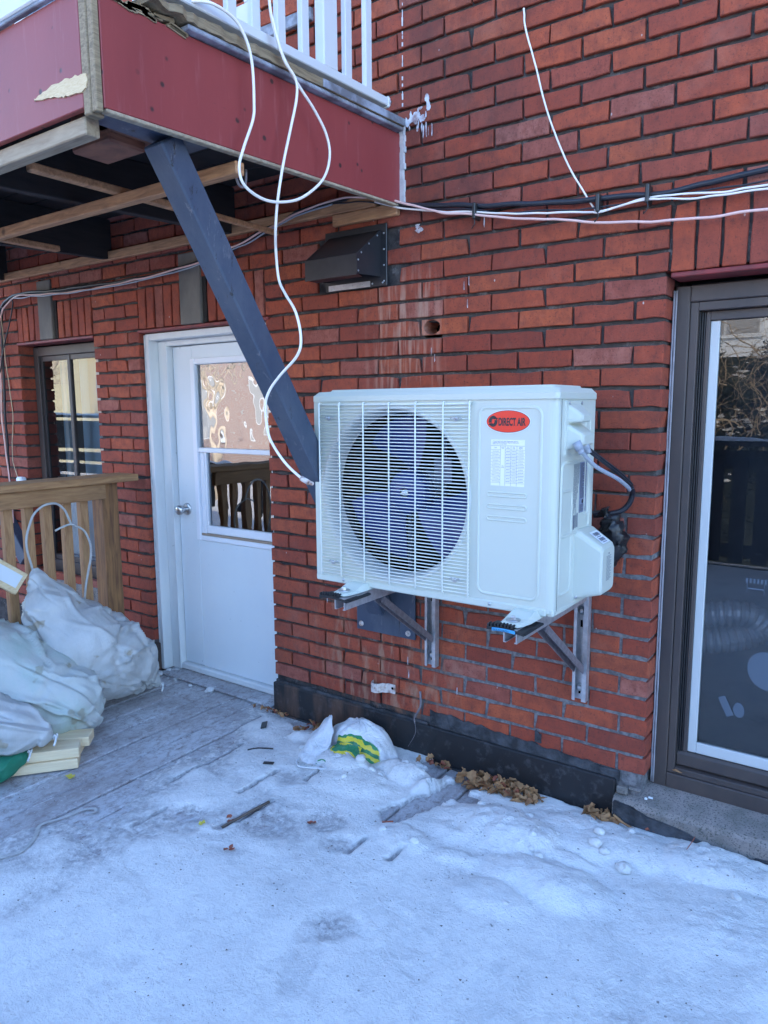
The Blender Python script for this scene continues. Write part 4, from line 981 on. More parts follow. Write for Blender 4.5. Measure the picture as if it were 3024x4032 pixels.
for k in range(7):
    z = 1.272; y = -.322+k*.0068; e_ = [.12, .14, .13, .14, .10, .09, .05][k]
    while z > 1.272-e_: d = rr_.uniform(.008, .022); mb.box(sx_+.0008, sx_+.0013, y, y+.0016, z-d, z); z -= d+.0015
mb.box(sx_+.0008, sx_+.0013, -.318, -.311, 1.072, 1.116); mb.box(sx_+.0008, sx_+.0013, -.288, -.281, 1.076, 1.12)
for k in range(3): mb.box(sx_+.0008, sx_+.0012, -.308+k*.006, -.306+k*.006, 1.075, 1.115); mb.box(sx_+.0008, sx_+.0012, -.334+k*.005, -.332+k*.005, 1.072, 1.112)
obj('warning_print', mb, 'ink_grey', ac)
vc = loft([rrx(sx_, -.300, -.158, .845, 1.068, .018), rrx(sx_+.012, -.298, -.160, .850, 1.066, .02), rrx(sx_+.078, -.288, -.166, .868, 1.022, .018), rrx(sx_+.084, -.280, -.172, .876, 1.010, .014)], 'ac_white', 'valve_cover')
def onslope(u, v_, off=.0012):                                # sticker on the sloped top of the valve cover
    a = Vector((sx_+.014, 0, 1.0655)); b_ = Vector((sx_+.076, 0, 1.0235)); p = a.lerp(b_, v_); nrm = Vector((.56, 0, .83))
    return tuple(Vector((p.x, u, p.z))+nrm*off)
mb = M(); mb.add([onslope(-.255, .25), onslope(-.19, .25), onslope(-.19, .97), onslope(-.255, .97)], [(0,1,2,3)]); st = obj('barcode_label', mb, 'label_white', vc, fix=False)
mb = M()
for blk, (v0, v1) in enumerate(((.34, .52), (.66, .84))):
    u = -.245; rr_ = random.Random(blk+3)
    while u < -.203: e = rr_.uniform(.0012, .004); mb.add([onslope(u, v0, .0018), onslope(u+e, v0, .0018), onslope(u+e, v1, .0018), onslope(u, v1, .0018)], [(0,1,2,3)]); u += e+rr_.uniform(.001, .002)
for v0 in (.57, .88): mb.add([onslope(-.243, v0, .0018), onslope(-.206, v0, .0018), onslope(-.206, v0+.035, .0018), onslope(-.243, v0+.035, .0018)], [(0,1,2,3)])
obj('bars', mb, 'ink_grey', st, fix=False)
mb = M()
for k in range(19): mb.box(sx_+.0842, sx_+.0848, -.245, -.245+(.042, .035, .045, .03, .044)[k % 5], .985-k*.0042, .9862-k*.0042)
mb.box(sx_+.0842, sx_+.0848, -.228, -.220, .991, .996)
obj('fine_print', mb, 'ink_grey', vc)
mb = M(); mb.lathe([(0, 0), (.005, 0), (.006, -.003), (.006, -.008)], (sx_+.012, -.292, .858), 'X', 10); obj('screw', mb, 'steel', vc)
# feet
for fx in (-.865, -.240):
    mb = M(); y_a, y_b = -.590, -.12
    secs = [(-.592, .048, .0), (-.575, .066, .004), (-.530, .080, .006), (-.495, .082, .018), (-.44, .082, .020)]
    prev = None; n0 = len(mb.v)
    for yy, wd, hh_ in secs: mb.v += [(fx-wd/2-.004, yy, .8235), (fx-wd/2+.008, yy, .826+hh_), (fx+wd/2-.008, yy, .826+hh_), (fx+wd/2+.004, yy, .8235)]
    for k in range(len(secs)-1):
        for a in range(3): p = k*4+a; mb.f.append((p, p+1, p+5, p+4)); mb.sm.append(False)
    mb.f.append((0, 1, 2, 3)); mb.sm.append(False); mb.box(fx-.041, fx+.041, -.4395, -.15, .8235, .8275)
    ft = obj('foot', mb, 'ac_white', ac)
    mb = M(); mb.lathe([(0, .004), (.021, .004), (.022, .0), (0, .0)], (fx-.004, -.551, .830), 'Z', 20); mb.lathe([(0, .014), (.007, .014), (.0085, .011), (.0085, .003)], (fx-.004, -.551, .830), 'Z', 6, smooth=False); obj('bolt', mb, 'steel', ft)

# rubber pads between feet and arms
for fx, lb, lab in ((-.862, 'black ribbed rubber pad under the left foot of the outdoor unit', 0), (-.232, 'black rubber pad with a cyan label under the right foot', 1)):
    t = thing('rubber_pad', lb, 'rubber pad', (fx, -.60, .80), 'rubber pads under the unit feet')
    fx2 = fx-.012; mb = M(); NP = 14
    prof = [(fx2-.058+.115*k/NP, .8185+.005*math.sin(PI*k/NP)-.003*k/NP) for k in range(NP+1)]
    prof = prof + [(x, z-.0095) for x, z in prof[::-1]]
    mb.prism(prof, -.606, -.540, 'Y')
    for k in range(8): x = fx2-.056+k*.0105; mb.box(x, x+.006, -.608, -.585, .817+.005*math.sin(PI*(k+.5)/11), .8275+.004*math.sin(PI*(k+.5)/11), .0015)
    mb.box(fx2+.034, fx2+.062, -.600, -.47, .806, .814, .003)
    obj('pad', mb, 'rubber', t)
    if lab:
        mb = M(); pr = [(fx2-.040+.072*k/8, .8165+.003*math.sin(PI*(k+1.5)/11)) for k in range(9)]; pr = pr+[(x, z-.009) for x, z in pr[::-1]]; mb.prism(pr, -.6085, -.6065, 'Y'); ll = obj('label_strip', mb, 'label_cyan', t)
        text('lettering', 'GULFOTECH', .0080, (fx2-.038, -.6088, .8105), FRONT, 'ink', ll, sx=1.1, ext=.0001)

# brackets
def bracket(xc, label, arm_top=.820):
    t = thing('wall_bracket', label, 'bracket', (xc, 0, .41), 'aluminium brackets carrying the outdoor unit')
    mb = M(); mb.box(xc-.026, xc+.026, -.009, -.005, .41, .86); mb.box(xc-.026, xc-.022, -.030, -.009, .41, .86); mb.box(xc+.022, xc+.026, -.030, -.009, .41, .86)
    mb.box(xc-.022, xc-.014, -.033, -.030, .41, .86); mb.box(xc+.010, xc+.026, -.034, -.0302, .41, .86)
    obj('wall_rail', mb, 'galv', t)
    mb = M(); a = arm_top; mb.box(xc-.021, xc+.021, -.605, -.034, a-.0035, a); mb.box(xc-.021, xc-.0175, -.605, -.034, a-.040, a-.0035); mb.box(xc+.0175, xc+.021, -.605, -.034, a-.040, a-.0035)
    mb.box(xc-.0175, xc-.013, -.605, -.034, a-.040, a-.0372); mb.box(xc+.013, xc+.0175, -.605, -.034, a-.040, a-.0372)
    obj('arm', mb, 'galv', t)
    mb = M(); p0, p1 = Vector((xc, -.375, a-.042)), Vector((xc, -.030, .535)); d = (p1-p0); L = d.length; q_ = d.to_track_quat('Y', 'Z').to_matrix().to_4x4()
    mt = Matrix.Translation(p0) @ q_; mb.box(-.018, .018, 0, L, -.002, .002, mtx=mt); mb.box(-.018, -.0145, 0, L, -.022, -.002, mtx=mt); mb.box(.0145, .018, 0, L, -.022, -.002, mtx=mt)
    obj('brace', mb, 'galv_dull', t)
    for zz in (.455, .735): mb = M(); mb.lathe([(0, -.012), (.008, -.011), (.0095, -.006), (.0095, 0)], (xc-.003, -.010, zz), 'Y', 6, smooth=False); mb.lathe([(.0, -.003), (.015, -.003), (.015, 0)], (xc-.003, -.0095, zz), 'Y', 14); obj('anchor_bolt', mb, 'steel', t)
    mb = M(); mb.box(xc-.009, xc-.001, -.0100, -.0094, .430, .447); mb.box(xc-.009, xc-.001, -.0100, -.0094, .675, .70); obj('slot', mb, 'coil', t)
bracket(-.845, 'aluminium wall bracket under the fan side of the unit, nearer the door')
bracket(-.228, 'aluminium wall bracket under the service side of the unit, nearer the right window')

# wiring of the unit
wg = thing('wiring', 'grey and black cables drooping from the side of the outdoor unit', 'cable', (-.12, -.35, 1.3))
mb = M(); g1, g2 = Vector((sx_+.030, -.392, 1.330)), Vector((sx_+.030, -.335, 1.328))
for g in (g1, g2): mb.tube([g+Vector((.0, 0, .012)), g+Vector((.012, .003, -.010))], .013, 10); mb.tube([g+Vector((.010, .003, -.006)), g+Vector((.018, .004, -.022))], .0095, 10)
obj('gland', mb, 'cable_grey', wg)
mb = M(); mb.tube([g1+Vector((.012, 0, -.01)), (-.095, -.33, 1.27), (-.062, -.22, 1.225), (-.055, -.13, 1.19), (-.063, -.09, 1.178)], .0062, 8, sub=5); obj('grey_conduit', mb, 'cable_grey', wg)
mb = M()
for k, dz in enumerate((0, .008)): mb.tube([g2+Vector((.010, .002, -.01+dz)), (-.088, -.27, 1.275+dz), (-.062, -.17, 1.225+dz), (-.053, -.10, 1.190+dz)], .0045, 8, sub=5)
mb.tube([(-.055, -.10, 1.188), (-.060, -.065, 1.165), (-.072, -.055, 1.13), (-.095, -.06, 1.105), (-.13, -.07, 1.093), (-.18, -.08, 1.085)], .009, 8, sub=5)
obj('black_cable', mb, 'cable_black', wg)
mb = M(); mb.tube([(-.150, -.095, 1.11), (-.135, -.09, 1.075), (-.115, -.085, 1.04), (-.112, -.08, .99), (-.13, -.08, .945), (-.16, -.085, .93)], [.018, .030, .036, .038, .034, .018], 28, sub=10)
for i, v_ in enumerate(mb.v):
    f = 1+.0; nn = noise.noise(Vector(v_)*34)*.020+(1-abs(noise.noise(Vector(v_)*60))*2.5)*.006; mb.v[i] = (v_[0]+nn, v_[1]+nn*.6, v_[2]+nn*.5)
obj('pipe_wrap', mb, 'black_bag', label='crinkled black plastic wrapped round the pipes behind the unit', cat='wrapping')

# ------------------------------------------------------------------ wall fittings
pt = thing('steel_plate', 'blue-grey steel anchor plate bolted to the bricks below the unit', 'plate', (-1.08, 0, .5))
mb = M(); mb.box(-1.228, -.929, -.012, -.003, .498, .80, .002); obj('plate', mb, 'steel_paint', pt)
mb = M()
for bx_, bz in ((-1.203, .525), (-.962, .522)): mb.lathe([(0, -.004), (.011, -.004), (.012, 0)], (bx_, -.0125, bz), 'Y', 16); mb.lathe([(0, -.010), (.005, -.010), (.0065, -.004)], (bx_, -.0125, bz), 'Y', 6, smooth=False)
obj('bolt', mb, 'clamp_paint', pt)
# diagonal strut
stt = thing('steel_strut', 'dark blue steel strut running diagonally from the wall up to the balcony corner', 'strut', (-1.09, -.3, .6))
A_, B_ = Vector((-1.083, -.055, .635)), Vector((-1.083, -1.045, 2.155))
d = B_-A_; L = d.length; mt = Matrix.Translation(A_) @ d.to_track_quat('Y', 'Z').to_matrix().to_4x4()
mb = M(); mb.box(-.041, .039, -.02, L+.02, -.040, .040, .005, mtx=mt); obj('tube', mb, 'steel_paint', stt)
mb = M(); mb.box(-1.135, -1.03, -1.26, -.93, 2.176, 2.184, .002); obj('top_plate', mb, 'steel_paint', stt)
mb = M(); mb.tube([(-1.06, -.80, 2.18), (-1.06, -.80, 2.13), (-1.06, -.785, 2.11), (-1.06, -.765, 2.12), (-1.06, -.76, 2.165)], .004, 7, sub=4)
obj('iron_hook', mb, 'galv_dull', label='small iron hook hanging under the balcony beside the strut', cat='hook')
# exhaust hood
vh = thing('exhaust_hood', 'black sheet-metal exhaust hood on the bricks below the balcony', 'vent', (-1.21, 0, 1.92))
mb = M(); mb.box(-1.372, -1.062, -.010, -.001, 1.922, 2.158, .002); obj('flange', mb, 'black_metal', vh)
mb = M(); x0, x1 = -1.350, -1.092; ZT, ZM, ZBt, YF = 2.135, 2.022, 1.948, -.165
mb.add([(x0, -.01, ZT), (x1, -.01, ZT), (x1, YF, ZM), (x0, YF, ZM), (x0, YF, ZBt), (x1, YF, ZBt), (x1, -.01, ZBt+.01), (x0, -.01, ZBt+.01)], [(0,1,2,3), (3,2,5,4), (1,6,5,2), (0,3,4,7)])
mb.box(x0, x1, YF-.002, YF+.004, ZBt-.004, ZBt+.001); mb.add([(x0, YF, ZBt), (x1, YF, ZBt), (x1-.01, YF+.05, ZBt-.004), (x0+.03, YF+.04, ZBt-.008)], [(0,1,2,3)])
obj('hood', mb, 'black_metal', vh, fix=False)
mb = M(); mb.box(x0-.005, x1-.05, -.0125, -.0102, 1.924, 1.946); obj('bare_edge', mb, 'galv', vh)
mb = M()
for k in range(6): mb.lathe([(0, -.002), (.003, -.002), (.004, 0)], (-1.33+k*.05, -.0128, 1.934), 'Y', 8)
for zz in (2.12, 2.06, 2.0, 1.94): mb.lathe([(0, -.002), (.003, -.002), (.004, 0)], (-1.075, -.0105, zz), 'Y', 8)
for yy, zz in ((-.03, 2.11), (-.085, 2.07), (-.135, 2.03), (-.155, 2.0), (-.155, 1.96)): mb.lathe([(0, .002), (.003, .002), (.004, 0)], (x1, yy, zz), 'X', 8)
obj('rivet', mb, 'steel', vh)
# pipe clamp, tape tab, twig
mb = M(); cz = .262
mb.tube([(-1.148, -.006, cz+.020), (-1.148, -.02, cz+.016), (-1.140, -.045, cz+.006), (-1.128, -.052, cz-.012), (-1.105, -.050, cz-.018), (-1.088, -.030, cz-.008), (-1.075, -.016, cz), (-1.04, -.008, cz)], .001, 4)
mb = M(); path = [(-1.145, -.004), (-1.143, -.020), (-1.135, -.038), (-1.115, -.042), (-1.100, -.036), (-1.090, -.016), (-1.075, -.014), (-1.068, -.005), (-1.032, -.005)]
off = [(x+.001, y-.003) for x, y in path]
for k in range(len(path)-1):
    for zz0, zz1 in ((cz-.020, cz+.020),):
        mb.add([(path[k][0], path[k][1], zz0), (path[k+1][0], path[k+1][1], zz0), (path[k+1][0], path[k+1][1], zz1), (path[k][0], path[k][1], zz1), (off[k][0], off[k][1], zz0), (off[k+1][0], off[k+1][1], zz0), (off[k+1][0], off[k+1][1], zz1), (off[k][0], off[k][1], zz1)], [(0,1,2,3), (4,7,6,5), (3,2,6,7), (0,4,5,1)])
pc = obj('pipe_clamp', mb, 'clamp_paint', label='empty cream-painted pipe clamp screwed to a lower brick', cat='clamp', fix=False)
mb = M(); mb.lathe([(0, -.001), (.006, -.001), (.006, 0)], (-1.045, -.0085, cz+.003), 'Y', 10); obj('screw_hole', mb, 'coil', pc)
mb = M(); mb.tube([(-.905, -.010, .285), (-.897, -.018, .255), (-.896, -.022, .225), (-.915, -.022, .188), (-.925, -.024, .165), (-.915, -.030, .135), (-.918, -.030, .10), (-.945, -.040, .045)], [.005, .005, .005, .004, .003, .0012, .0010, .0008], 7, sub=3)
obj('bare_twig', mb, 'galv_dull', label='thin grey bare twig sticking up against the wall flashing', cat='twig')

# ------------------------------------------------------------------ balcony
bal = thing('balcony', 'wooden balcony with red painted fascia boards above the door', 'balcony', (-2.5, -.65, 2.2))
XB = -.997; SL = .040                                         # the balcony slopes down away from the wall
def bz(y): return y*SL/1.0
def shear_box(mb, x0, x1, y0_, y1, z0, z1, b=0):
    o0 = len(mb.v); mb.box(x0, x1, y0_, y1, z0, z1, b)
    for i in range(o0, len(mb.v)): x, y, z = mb.v[i]; mb.v[i] = (x, y, z+bz(y))
mb = M(); shear_box(mb, XB-.018, XB, -1.288, -.004, 2.215, 2.468, .002); obj('side_fascia', mb, 'red_paint', bal)
mb = M(); mb.box(-4.4, XB-.058, -1.306, -1.288, 2.171, 2.44, .002); obj('front_fascia', mb, 'red_paint', bal)
mb = M(); mb.box(XB-.056, XB-.026, -1.308, -1.270, 2.150, 2.44, .003); shear_box(mb, XB-.022, XB-.001, -1.308, -1.290, 2.205, 2.47, .002); obj('corner_trim', mb, 'old_wood', bal)
mb = M(); mb.box(XB-.025, XB-.0225, -1.30, -1.28, 2.16, 2.44); obj('corner_gap', mb, 'coil', bal)
mb = M(); shear_box(mb, XB-.020, XB+.003, -1.285, -.01, 2.205, 2.214, .002); obj('fascia_lip', mb, 'beam_wood', bal)
# splintered patch on the front fascia
mb = M(); pts = [(-1.265, 2.236), (-1.22, 2.244), (-1.169, 2.250), (-1.12, 2.250), (-1.077, 2.247), (-1.034, 2.240), (-1.030, 2.222), (-1.036, 2.210), (-1.055, 2.206), (-1.09, 2.208), (-1.133, 2.212), (-1.165, 2.220), (-1.197, 2.224), (-1.255, 2.231)]
R9 = random.Random(2); fine = []
for (xa, za), (xb_, zb_) in zip(pts, pts[1:]+pts[:1]):
    for t_ in (0, .25, .5, .75): fine.append((xa+(xb_-xa)*t_+R9.uniform(-.003, .003), za+(zb_-za)*t_+R9.uniform(-.0025, .0025)))
pts = fine
mb.prism(pts, -1.3100, -1.3060, 'Y'); obj('bare_splinter', mb, 'pine', bal)
# top edge board, partly rotten, and the grey metal cap below it
mb = M(); N = 60
for k in range(N+1):
    t_ = k/N; y = -1.16+1.135*t_; rot = .012*noise.noise(Vector((k*.55, 1, 0)))*sm(.55, 0, t_)+.005*noise.noise(Vector((k*1.7, 4, 0)))*sm(.75, .3, t_)
    zt2 = 2.512+bz(y)+rot*.9; zb2 = 2.484+bz(y)+rot+.010*sm(.16, 0, t_)
    mb.v += [(XB-.05, y, zt2), (XB+.030+rot, y, zt2-.002), (XB+.031+rot, y, zb2), (XB-.05, y, zb2)]
for k in range(N):
    for a in range(4): p = k*4; mb.f.append((p+a, p+(a+1) % 4, p+4+(a+1) % 4, p+4+a)); mb.sm.append(False)
mb.f += [(0,1,2,3), (N*4+3, N*4+2, N*4+1, N*4)]; mb.sm += [False]*2
obj('edge_board', mb, 'old_wood', bal)
mb = M(); shear_box(mb, XB-.02, XB+.026, -1.04, -.022, 2.4705, 2.4835, .003); obj('edge_cap', mb, 'weather_metal', bal)
mb = M(); shear_box(mb, XB+.0318, XB+.0335, -.50, -.022, 2.485, 2.510, .0006); obj('grey_paint', mb, 'weather_metal', bal)
# rotten splinters near the corner
mb = M(); R5 = random.Random(4)
for k in range(26):
    y = -1.27+.20*R5.random(); ln = R5.uniform(.02, .07); z = 2.468+bz(y); mb.box(XB-.03, XB+.004, 0, ln, 0, R5.uniform(.003, .010), mtx=Matrix.Translation((0, y, z+R5.uniform(-.004, .006))) @ Matrix.Rotation(R5.uniform(-.25, .2), 4, 'X'))
obj('rotten_splinters', mb, 'dark_gasket' if False else 'old_wood', bal)
# frame below
mb = M(); mb.box(-4.4, XB-.085, -1.286, -1.245, 2.122, 2.166, .003); obj('front_beam', mb, 'beam_wood', bal)
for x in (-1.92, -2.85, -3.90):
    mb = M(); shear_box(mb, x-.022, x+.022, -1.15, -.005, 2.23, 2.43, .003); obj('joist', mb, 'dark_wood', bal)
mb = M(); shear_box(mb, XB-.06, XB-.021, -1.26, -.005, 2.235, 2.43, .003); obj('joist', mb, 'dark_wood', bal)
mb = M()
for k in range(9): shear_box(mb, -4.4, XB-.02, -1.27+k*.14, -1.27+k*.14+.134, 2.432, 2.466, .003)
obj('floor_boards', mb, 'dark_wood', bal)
mb = M(); mb.box(-1.36, -1.18, -1.15, -1.03, 2.165, 2.30, .006); mb.box(-1.24, -1.06, -1.15, -.90, 2.19, 2.26, .006); obj('blocking', mb, 'block_wood', bal)
mb = M(); mb.box(-4.4, -1.02, -.84, -.805, 2.128, 2.165, .003); obj('nailing_strip', mb, 'strip_wood', bal)
mb = M(); mb.box(-1.62, -1.585, -1.14, -.50, 2.166, 2.19, .003); mb.box(-1.615, -1.59, -.50, -.05, 2.175, 2.195, .003); obj('nailing_strip', mb, 'strip_wood', bal)
mb = M(); mb.box(-2.62, -2.58, -1.14, -.45, 2.166, 2.19, .003); obj('nailing_strip', mb, 'strip_wood', bal)
mb = M(); mb.box(-4.4, -1.10, -.030, -.004, 2.222, 2.268, .004); mb.box(-1.32, -1.00, -.027, -.004, 2.175, 2.221, .004); obj('ledger_strip', mb, 'strip_wood', bal)
# white front gutter trim
mb = M(); mb.box(-4.4, -1.16, -1.322, -1.307, 2.452, 2.60, .004); obj('front_trim', mb, 'weather_metal' if False else 'balcony_white', bal)
mb = M(); mb.box(-4.4, -1.05, -1.319, -1.303, 2.441, 2.4515, .002); obj('trim_drip_edge', mb, 'weather_metal', bal)
mb = M(); mb.tube([(-1.065, -1.25, 2.45), (-1.065, -1.25, 3.4)], .03, 14); obj('corner_post', mb, 'weather_metal', bal)
# balcony railing
rl = thing('balcony_railing', 'white aluminium balcony railing with square balusters above the red fascia', 'railing', (-1, -.6, 2.5))
mb = M(); shear_box(mb, XB-.020, XB+.018, -1.30, -.118, 2.535, 2.565, .003); obj('bottom_rail', mb, 'balcony_white', rl)
mb = M(); shear_box(mb, XB-.022, XB+.022, -1.30, -.09, 3.45, 3.50, .003); obj('top_rail', mb, 'balcony_white', rl)
bys = [-.965, -.865, -.770, -.662, -.553, -.440, -.332, -.217, -1.07, -1.18]
bm_ = M(); bm_.box(-.010, .010, -.0185, .0185, 0, .90, .003); bme = mesh('baluster', bm_, (0,0,0), 'balcony_white')
for y in bys:
    if abs(y+.440) < .01: continue
    o = bpy.data.objects.new('baluster', bme); COL.objects.link(o); o.parent = rl; o.location = (XB+1-.001, y+.6, 2.566+bz(y)-2.5)
mb = M(); shear_box(mb, XB-.03, XB+.010, -.465, -.392, 2.566, 3.45, .004); obj('newel', mb, 'balcony_white', rl)
mb = M(); shear_box(mb, XB-.02, XB+.022, -.118, -.108, 2.530, 2.568, .003); mb.box(XB-.01, XB+.018, -.108, -.094, 2.530, 2.566, .006); obj('end_bracket', mb, 'balcony_white', rl)
mb = M(); mb.lathe([(0, .003), (.005, .003), (.006, 0)], (XB+.018, -.100, 2.548), 'X', 8); obj('screw', mb, 'steel', rl)
# upper patio door seen through the railing
ud = thing('patio_door', 'white framed balcony door above the balcony seen through the railing', 'door', (-2.5, 0, 3.0))
mb = M(); mb.box(-3.6, -1.42, -.02, .05, 2.985, 3.035, .004); obj('sill', mb, 'weather_metal', ud)
mb = M(); mb.box(-3.6, -1.72, -.012, .06, 3.037, 3.16, .004); mb.box(-1.80, -1.72, -.012, .06, 3.16, 4.95, .004); mb.box(-2.55, -2.47, -.012, .06, 3.16, 4.95, .004); mb.box(-3.6, -3.52, -.012, .06, 3.16, 4.95, .004); obj('frame', mb, 'balcony_white', ud)
mb = M(); mb.add([(-3.52, .01, 3.16), (-1.80, .01, 3.16), (-1.80, .01, 4.95), (-3.52, .01, 4.95)], [(0,1,2,3)]); obj('pane', mb, 'glass_left', ud, fix=False)
mb = M(); mb.box(-3.6, -1.5, .33, 1.5, 2.9, 5); obj('room_lining', mb, 'interior_dark', ud)

# ------------------------------------------------------------------ cables
def cable(nm, pts, r, mtl, label, cat='cable', sub=6, seg=8, grp=None):
    pts = [Vector(p) for p in pts]; sd_ = len(label)*1.3; dn = spline(pts, 5)
    if cat == 'cable': dn = [dn[0]]+[p+Vector((0, noise.noise(p*6+Vector((sd_, 0, 0)))*.006, noise.noise(p*7+Vector((0, sd_, 0)))*.008+noise.noise(p*19+Vector((0, sd_, 0)))*.0022)) for p in dn[1:-1]]+[dn[-1]]
    mb = M(); mb.tube(dn, r, seg, sub=2); return obj(nm, mb, mtl, label=label, cat=cat, group=grp)
def yl_(pts, y): return [(x, y, z) for x, z in pts]
cable('thick_cable', [(.9, -.022, 2.20)]+yl_([(.268, 2.108), (.047, 2.092), (-.193, 2.104), (-.355, 2.117), (-.54, 2.138), (-.742, 2.168), (-.962, 2.206), (-1.204, 2.262), (-1.401, 2.268), (-1.616, 2.238), (-1.934, 2.158), (-2.107, 2.134), (-2.486, 2.108), (-2.913, 2.108), (-3.349, 2.118), (-3.728, 2.131), (-3.91, 2.10), (-3.98, 2.03)], -.022), .0092, 'cable_black', 'thick black cable clipped along the brick wall above the unit')
cable('thin_cable', yl_([(.9, 2.10), (.271, 2.076), (.12, 2.074), (-.1, 2.076), (-.3, 2.083), (-.54, 2.112), (-.742, 2.152), (-.962, 2.192), (-1.204, 2.25), (-1.401, 2.258), (-1.616, 2.228), (-1.934, 2.148), (-2.3, 2.112), (-2.913, 2.096), (-3.349, 2.107), (-3.728, 2.122), (-3.93, 2.06)], -.030), .0030, 'cable_black', 'thin dark blue-black wire hanging just below the thick black cable')
cable('white_cable', yl_([(.9, 2.085), (.271, 2.062), (.12, 2.066), (-.057, 2.080), (-.15, 2.066), (-.216, 2.062), (-.354, 2.077), (-.54, 2.106), (-.742, 2.145), (-.9, 2.172), (-1.1, 2.235)], -.034), .0034, 'cable_white', 'white cable tied to the cable bundle with loose ties above the unit')
cable('white_cable', yl_([(.9, 2.055), (.3, 2.050), (.12, 2.058), (-.057, 2.072), (-.20, 2.058), (-.23, 2.062)], -.040), .0032, 'cable_white', 'short white cable joining the bundle near the soldier bricks')
cable('pink_cable', yl_([(.9, 1.97), (.275, 1.988), (.051, 2.0), (-.182, 2.022), (-.36, 2.055), (-.539, 2.089), (-.70, 2.128), (-.85, 2.164), (-1.0, 2.222), (-1.12, 2.255), (-1.25, 2.268), (-1.42, 2.262), (-1.7, 2.205), (-1.95, 2.150), (-2.2, 2.118), (-2.6, 2.094), (-3.0, 2.088), (-3.4, 2.100), (-3.74, 2.118), (-3.9, 2.05)], -.044), .0042, 'cable_pink', 'long pinkish cable sagging lowest across the right part of the wall')
cable('grey_cable', yl_([(-1.3, 2.255), (-1.5, 2.238), (-1.75, 2.180), (-2.0, 2.125), (-2.3, 2.095), (-2.7, 2.082), (-3.1, 2.085), (-3.5, 2.098), (-3.75, 2.11)], -.048), .0034, 'cable_grey', 'grey cable sagging below the bundle over the door lintel')
cable('white_wire', yl_([(-.495, 2.752), (-.492, 2.735), (-.487, 2.69), (-.447, 2.555), (-.399, 2.402), (-.333, 2.246), (-.269, 2.133), (-.240, 2.09), (-.218, 2.062)], -.018), .0030, 'cable_white', 'white wire coming out of a brick joint and running down to the cable bundle')
for k, (x, z, lb) in enumerate(((-.215, 2.085, 'black cable clip where the white wire meets the bundle'), (-.06, 2.088, 'black cable tie right of the clip'), (-.66, 2.128, 'black cable tie near the balcony end'))):
    mb = M(); mb.box(x-.006, x+.006, -.05, -.004, z-.024, z+.032, .003); mb.tube([(x, -.045, z-.02), (x+.006, -.05, z-.04), (x-.008, -.045, z-.055), (x-.012, -.03, z-.045)], .002, 6, sub=3); obj('cable_clip', mb, 'cap_black', label=lb, cat='cable clip', group='clips holding the cables to the wall')
# left end of the bundle going down the wall
cable('black_cable', yl_([(-3.93, 2.10), (-3.965, 2.02), (-3.985, 1.85), (-4.0, 1.6), (-4.01, 1.3), (-4.02, 1.0), (-4.03, .5)], -.02), .008, 'cable_black', 'black cable running down the bricks left of the far window')
cable('black_cable', yl_([(-3.80, 2.10), (-3.84, 2.0), (-3.93, 1.85), (-3.99, 1.72), (-4.06, 1.6)], -.03), .004, 'cable_black', 'thin dark cable branching from the bundle at the far left')
cable('pink_cable', yl_([(-3.92, 2.07), (-3.99, 1.95), (-4.01, 1.7), (-4.03, 1.4), (-4.02, 1.2), (-4.0, .98), (-4.0, .5)], -.03), .005, 'cable_pink', 'pinkish cable running down at the extreme left of the wall')
cable('tan_wire', yl_([(-3.95, 2.03), (-3.94, 1.85), (-3.92, 1.6), (-3.905, 1.42), (-3.93, 1.22), (-3.945, 1.12), (-3.90, 1.03), (-3.885, 1.02)], -.03), .0028, 'tan_branch', 'thin tan wire wandering down to a small white box')
mb = M(); mb.box(-3.90, -3.835, -.045, -.006, .995, 1.03, .008); obj('junction_box', mb, 'label_white', label='small white box fixed to the wall left of the far window', cat='box')
# hanging white coaxial cord with its loops
cA = [(-.955, -.765, 3.2), (-.96, -.760, 2.85), (-.95, -.755, 2.609), (-.948, -.742, 2.553), (-.942, -.728, 2.500), (-.935, -.71, 2.455), (-.93, -.672, 2.42), (-.93, -.668, 2.37), (-.935, -.695, 2.269), (-.945, -.719, 2.168), (-.955, -.736, 2.063), (-.97, -.732, 1.985), (-1.02, -.68, 1.935)]
cA += [(-1.067, -.62, 1.862), (-1.053, -.605, 1.815), (-1.014, -.60, 1.754), (-.994, -.60, 1.672), (-1.012, -.60, 1.616), (-1.092, -.60, 1.553), (-1.143, -.60, 1.503), (-1.163, -.60, 1.451), (-1.155, -.60, 1.364), (-1.127, -.60, 1.312), (-1.07, -.60, 1.253), (-1.005, -.60, 1.210)]
cA = [tuple(CP+(Vector(p)-CP)*(1-.075*sm(2.0, 1.72, p[2]))) for p in cA]      # hangs clear in front of the strut
mb = M(); mb.tube(cA, .0043, 10, sub=7); hc = obj('coaxial_cord', mb, 'cable_white', label='long white cord hanging from the balcony past the strut with a bare connector end', cat='cord')
mb = M(); e0 = Vector(cA[-1]); mb.tube([e0, e0+Vector((.030, 0, -.012))], .0085, 10); mb.tube([e0+Vector((.030, 0, -.012)), e0+Vector((.046, -.002, -.014))], .0065, 8); obj('connector', mb, 'clamp_paint', hc)
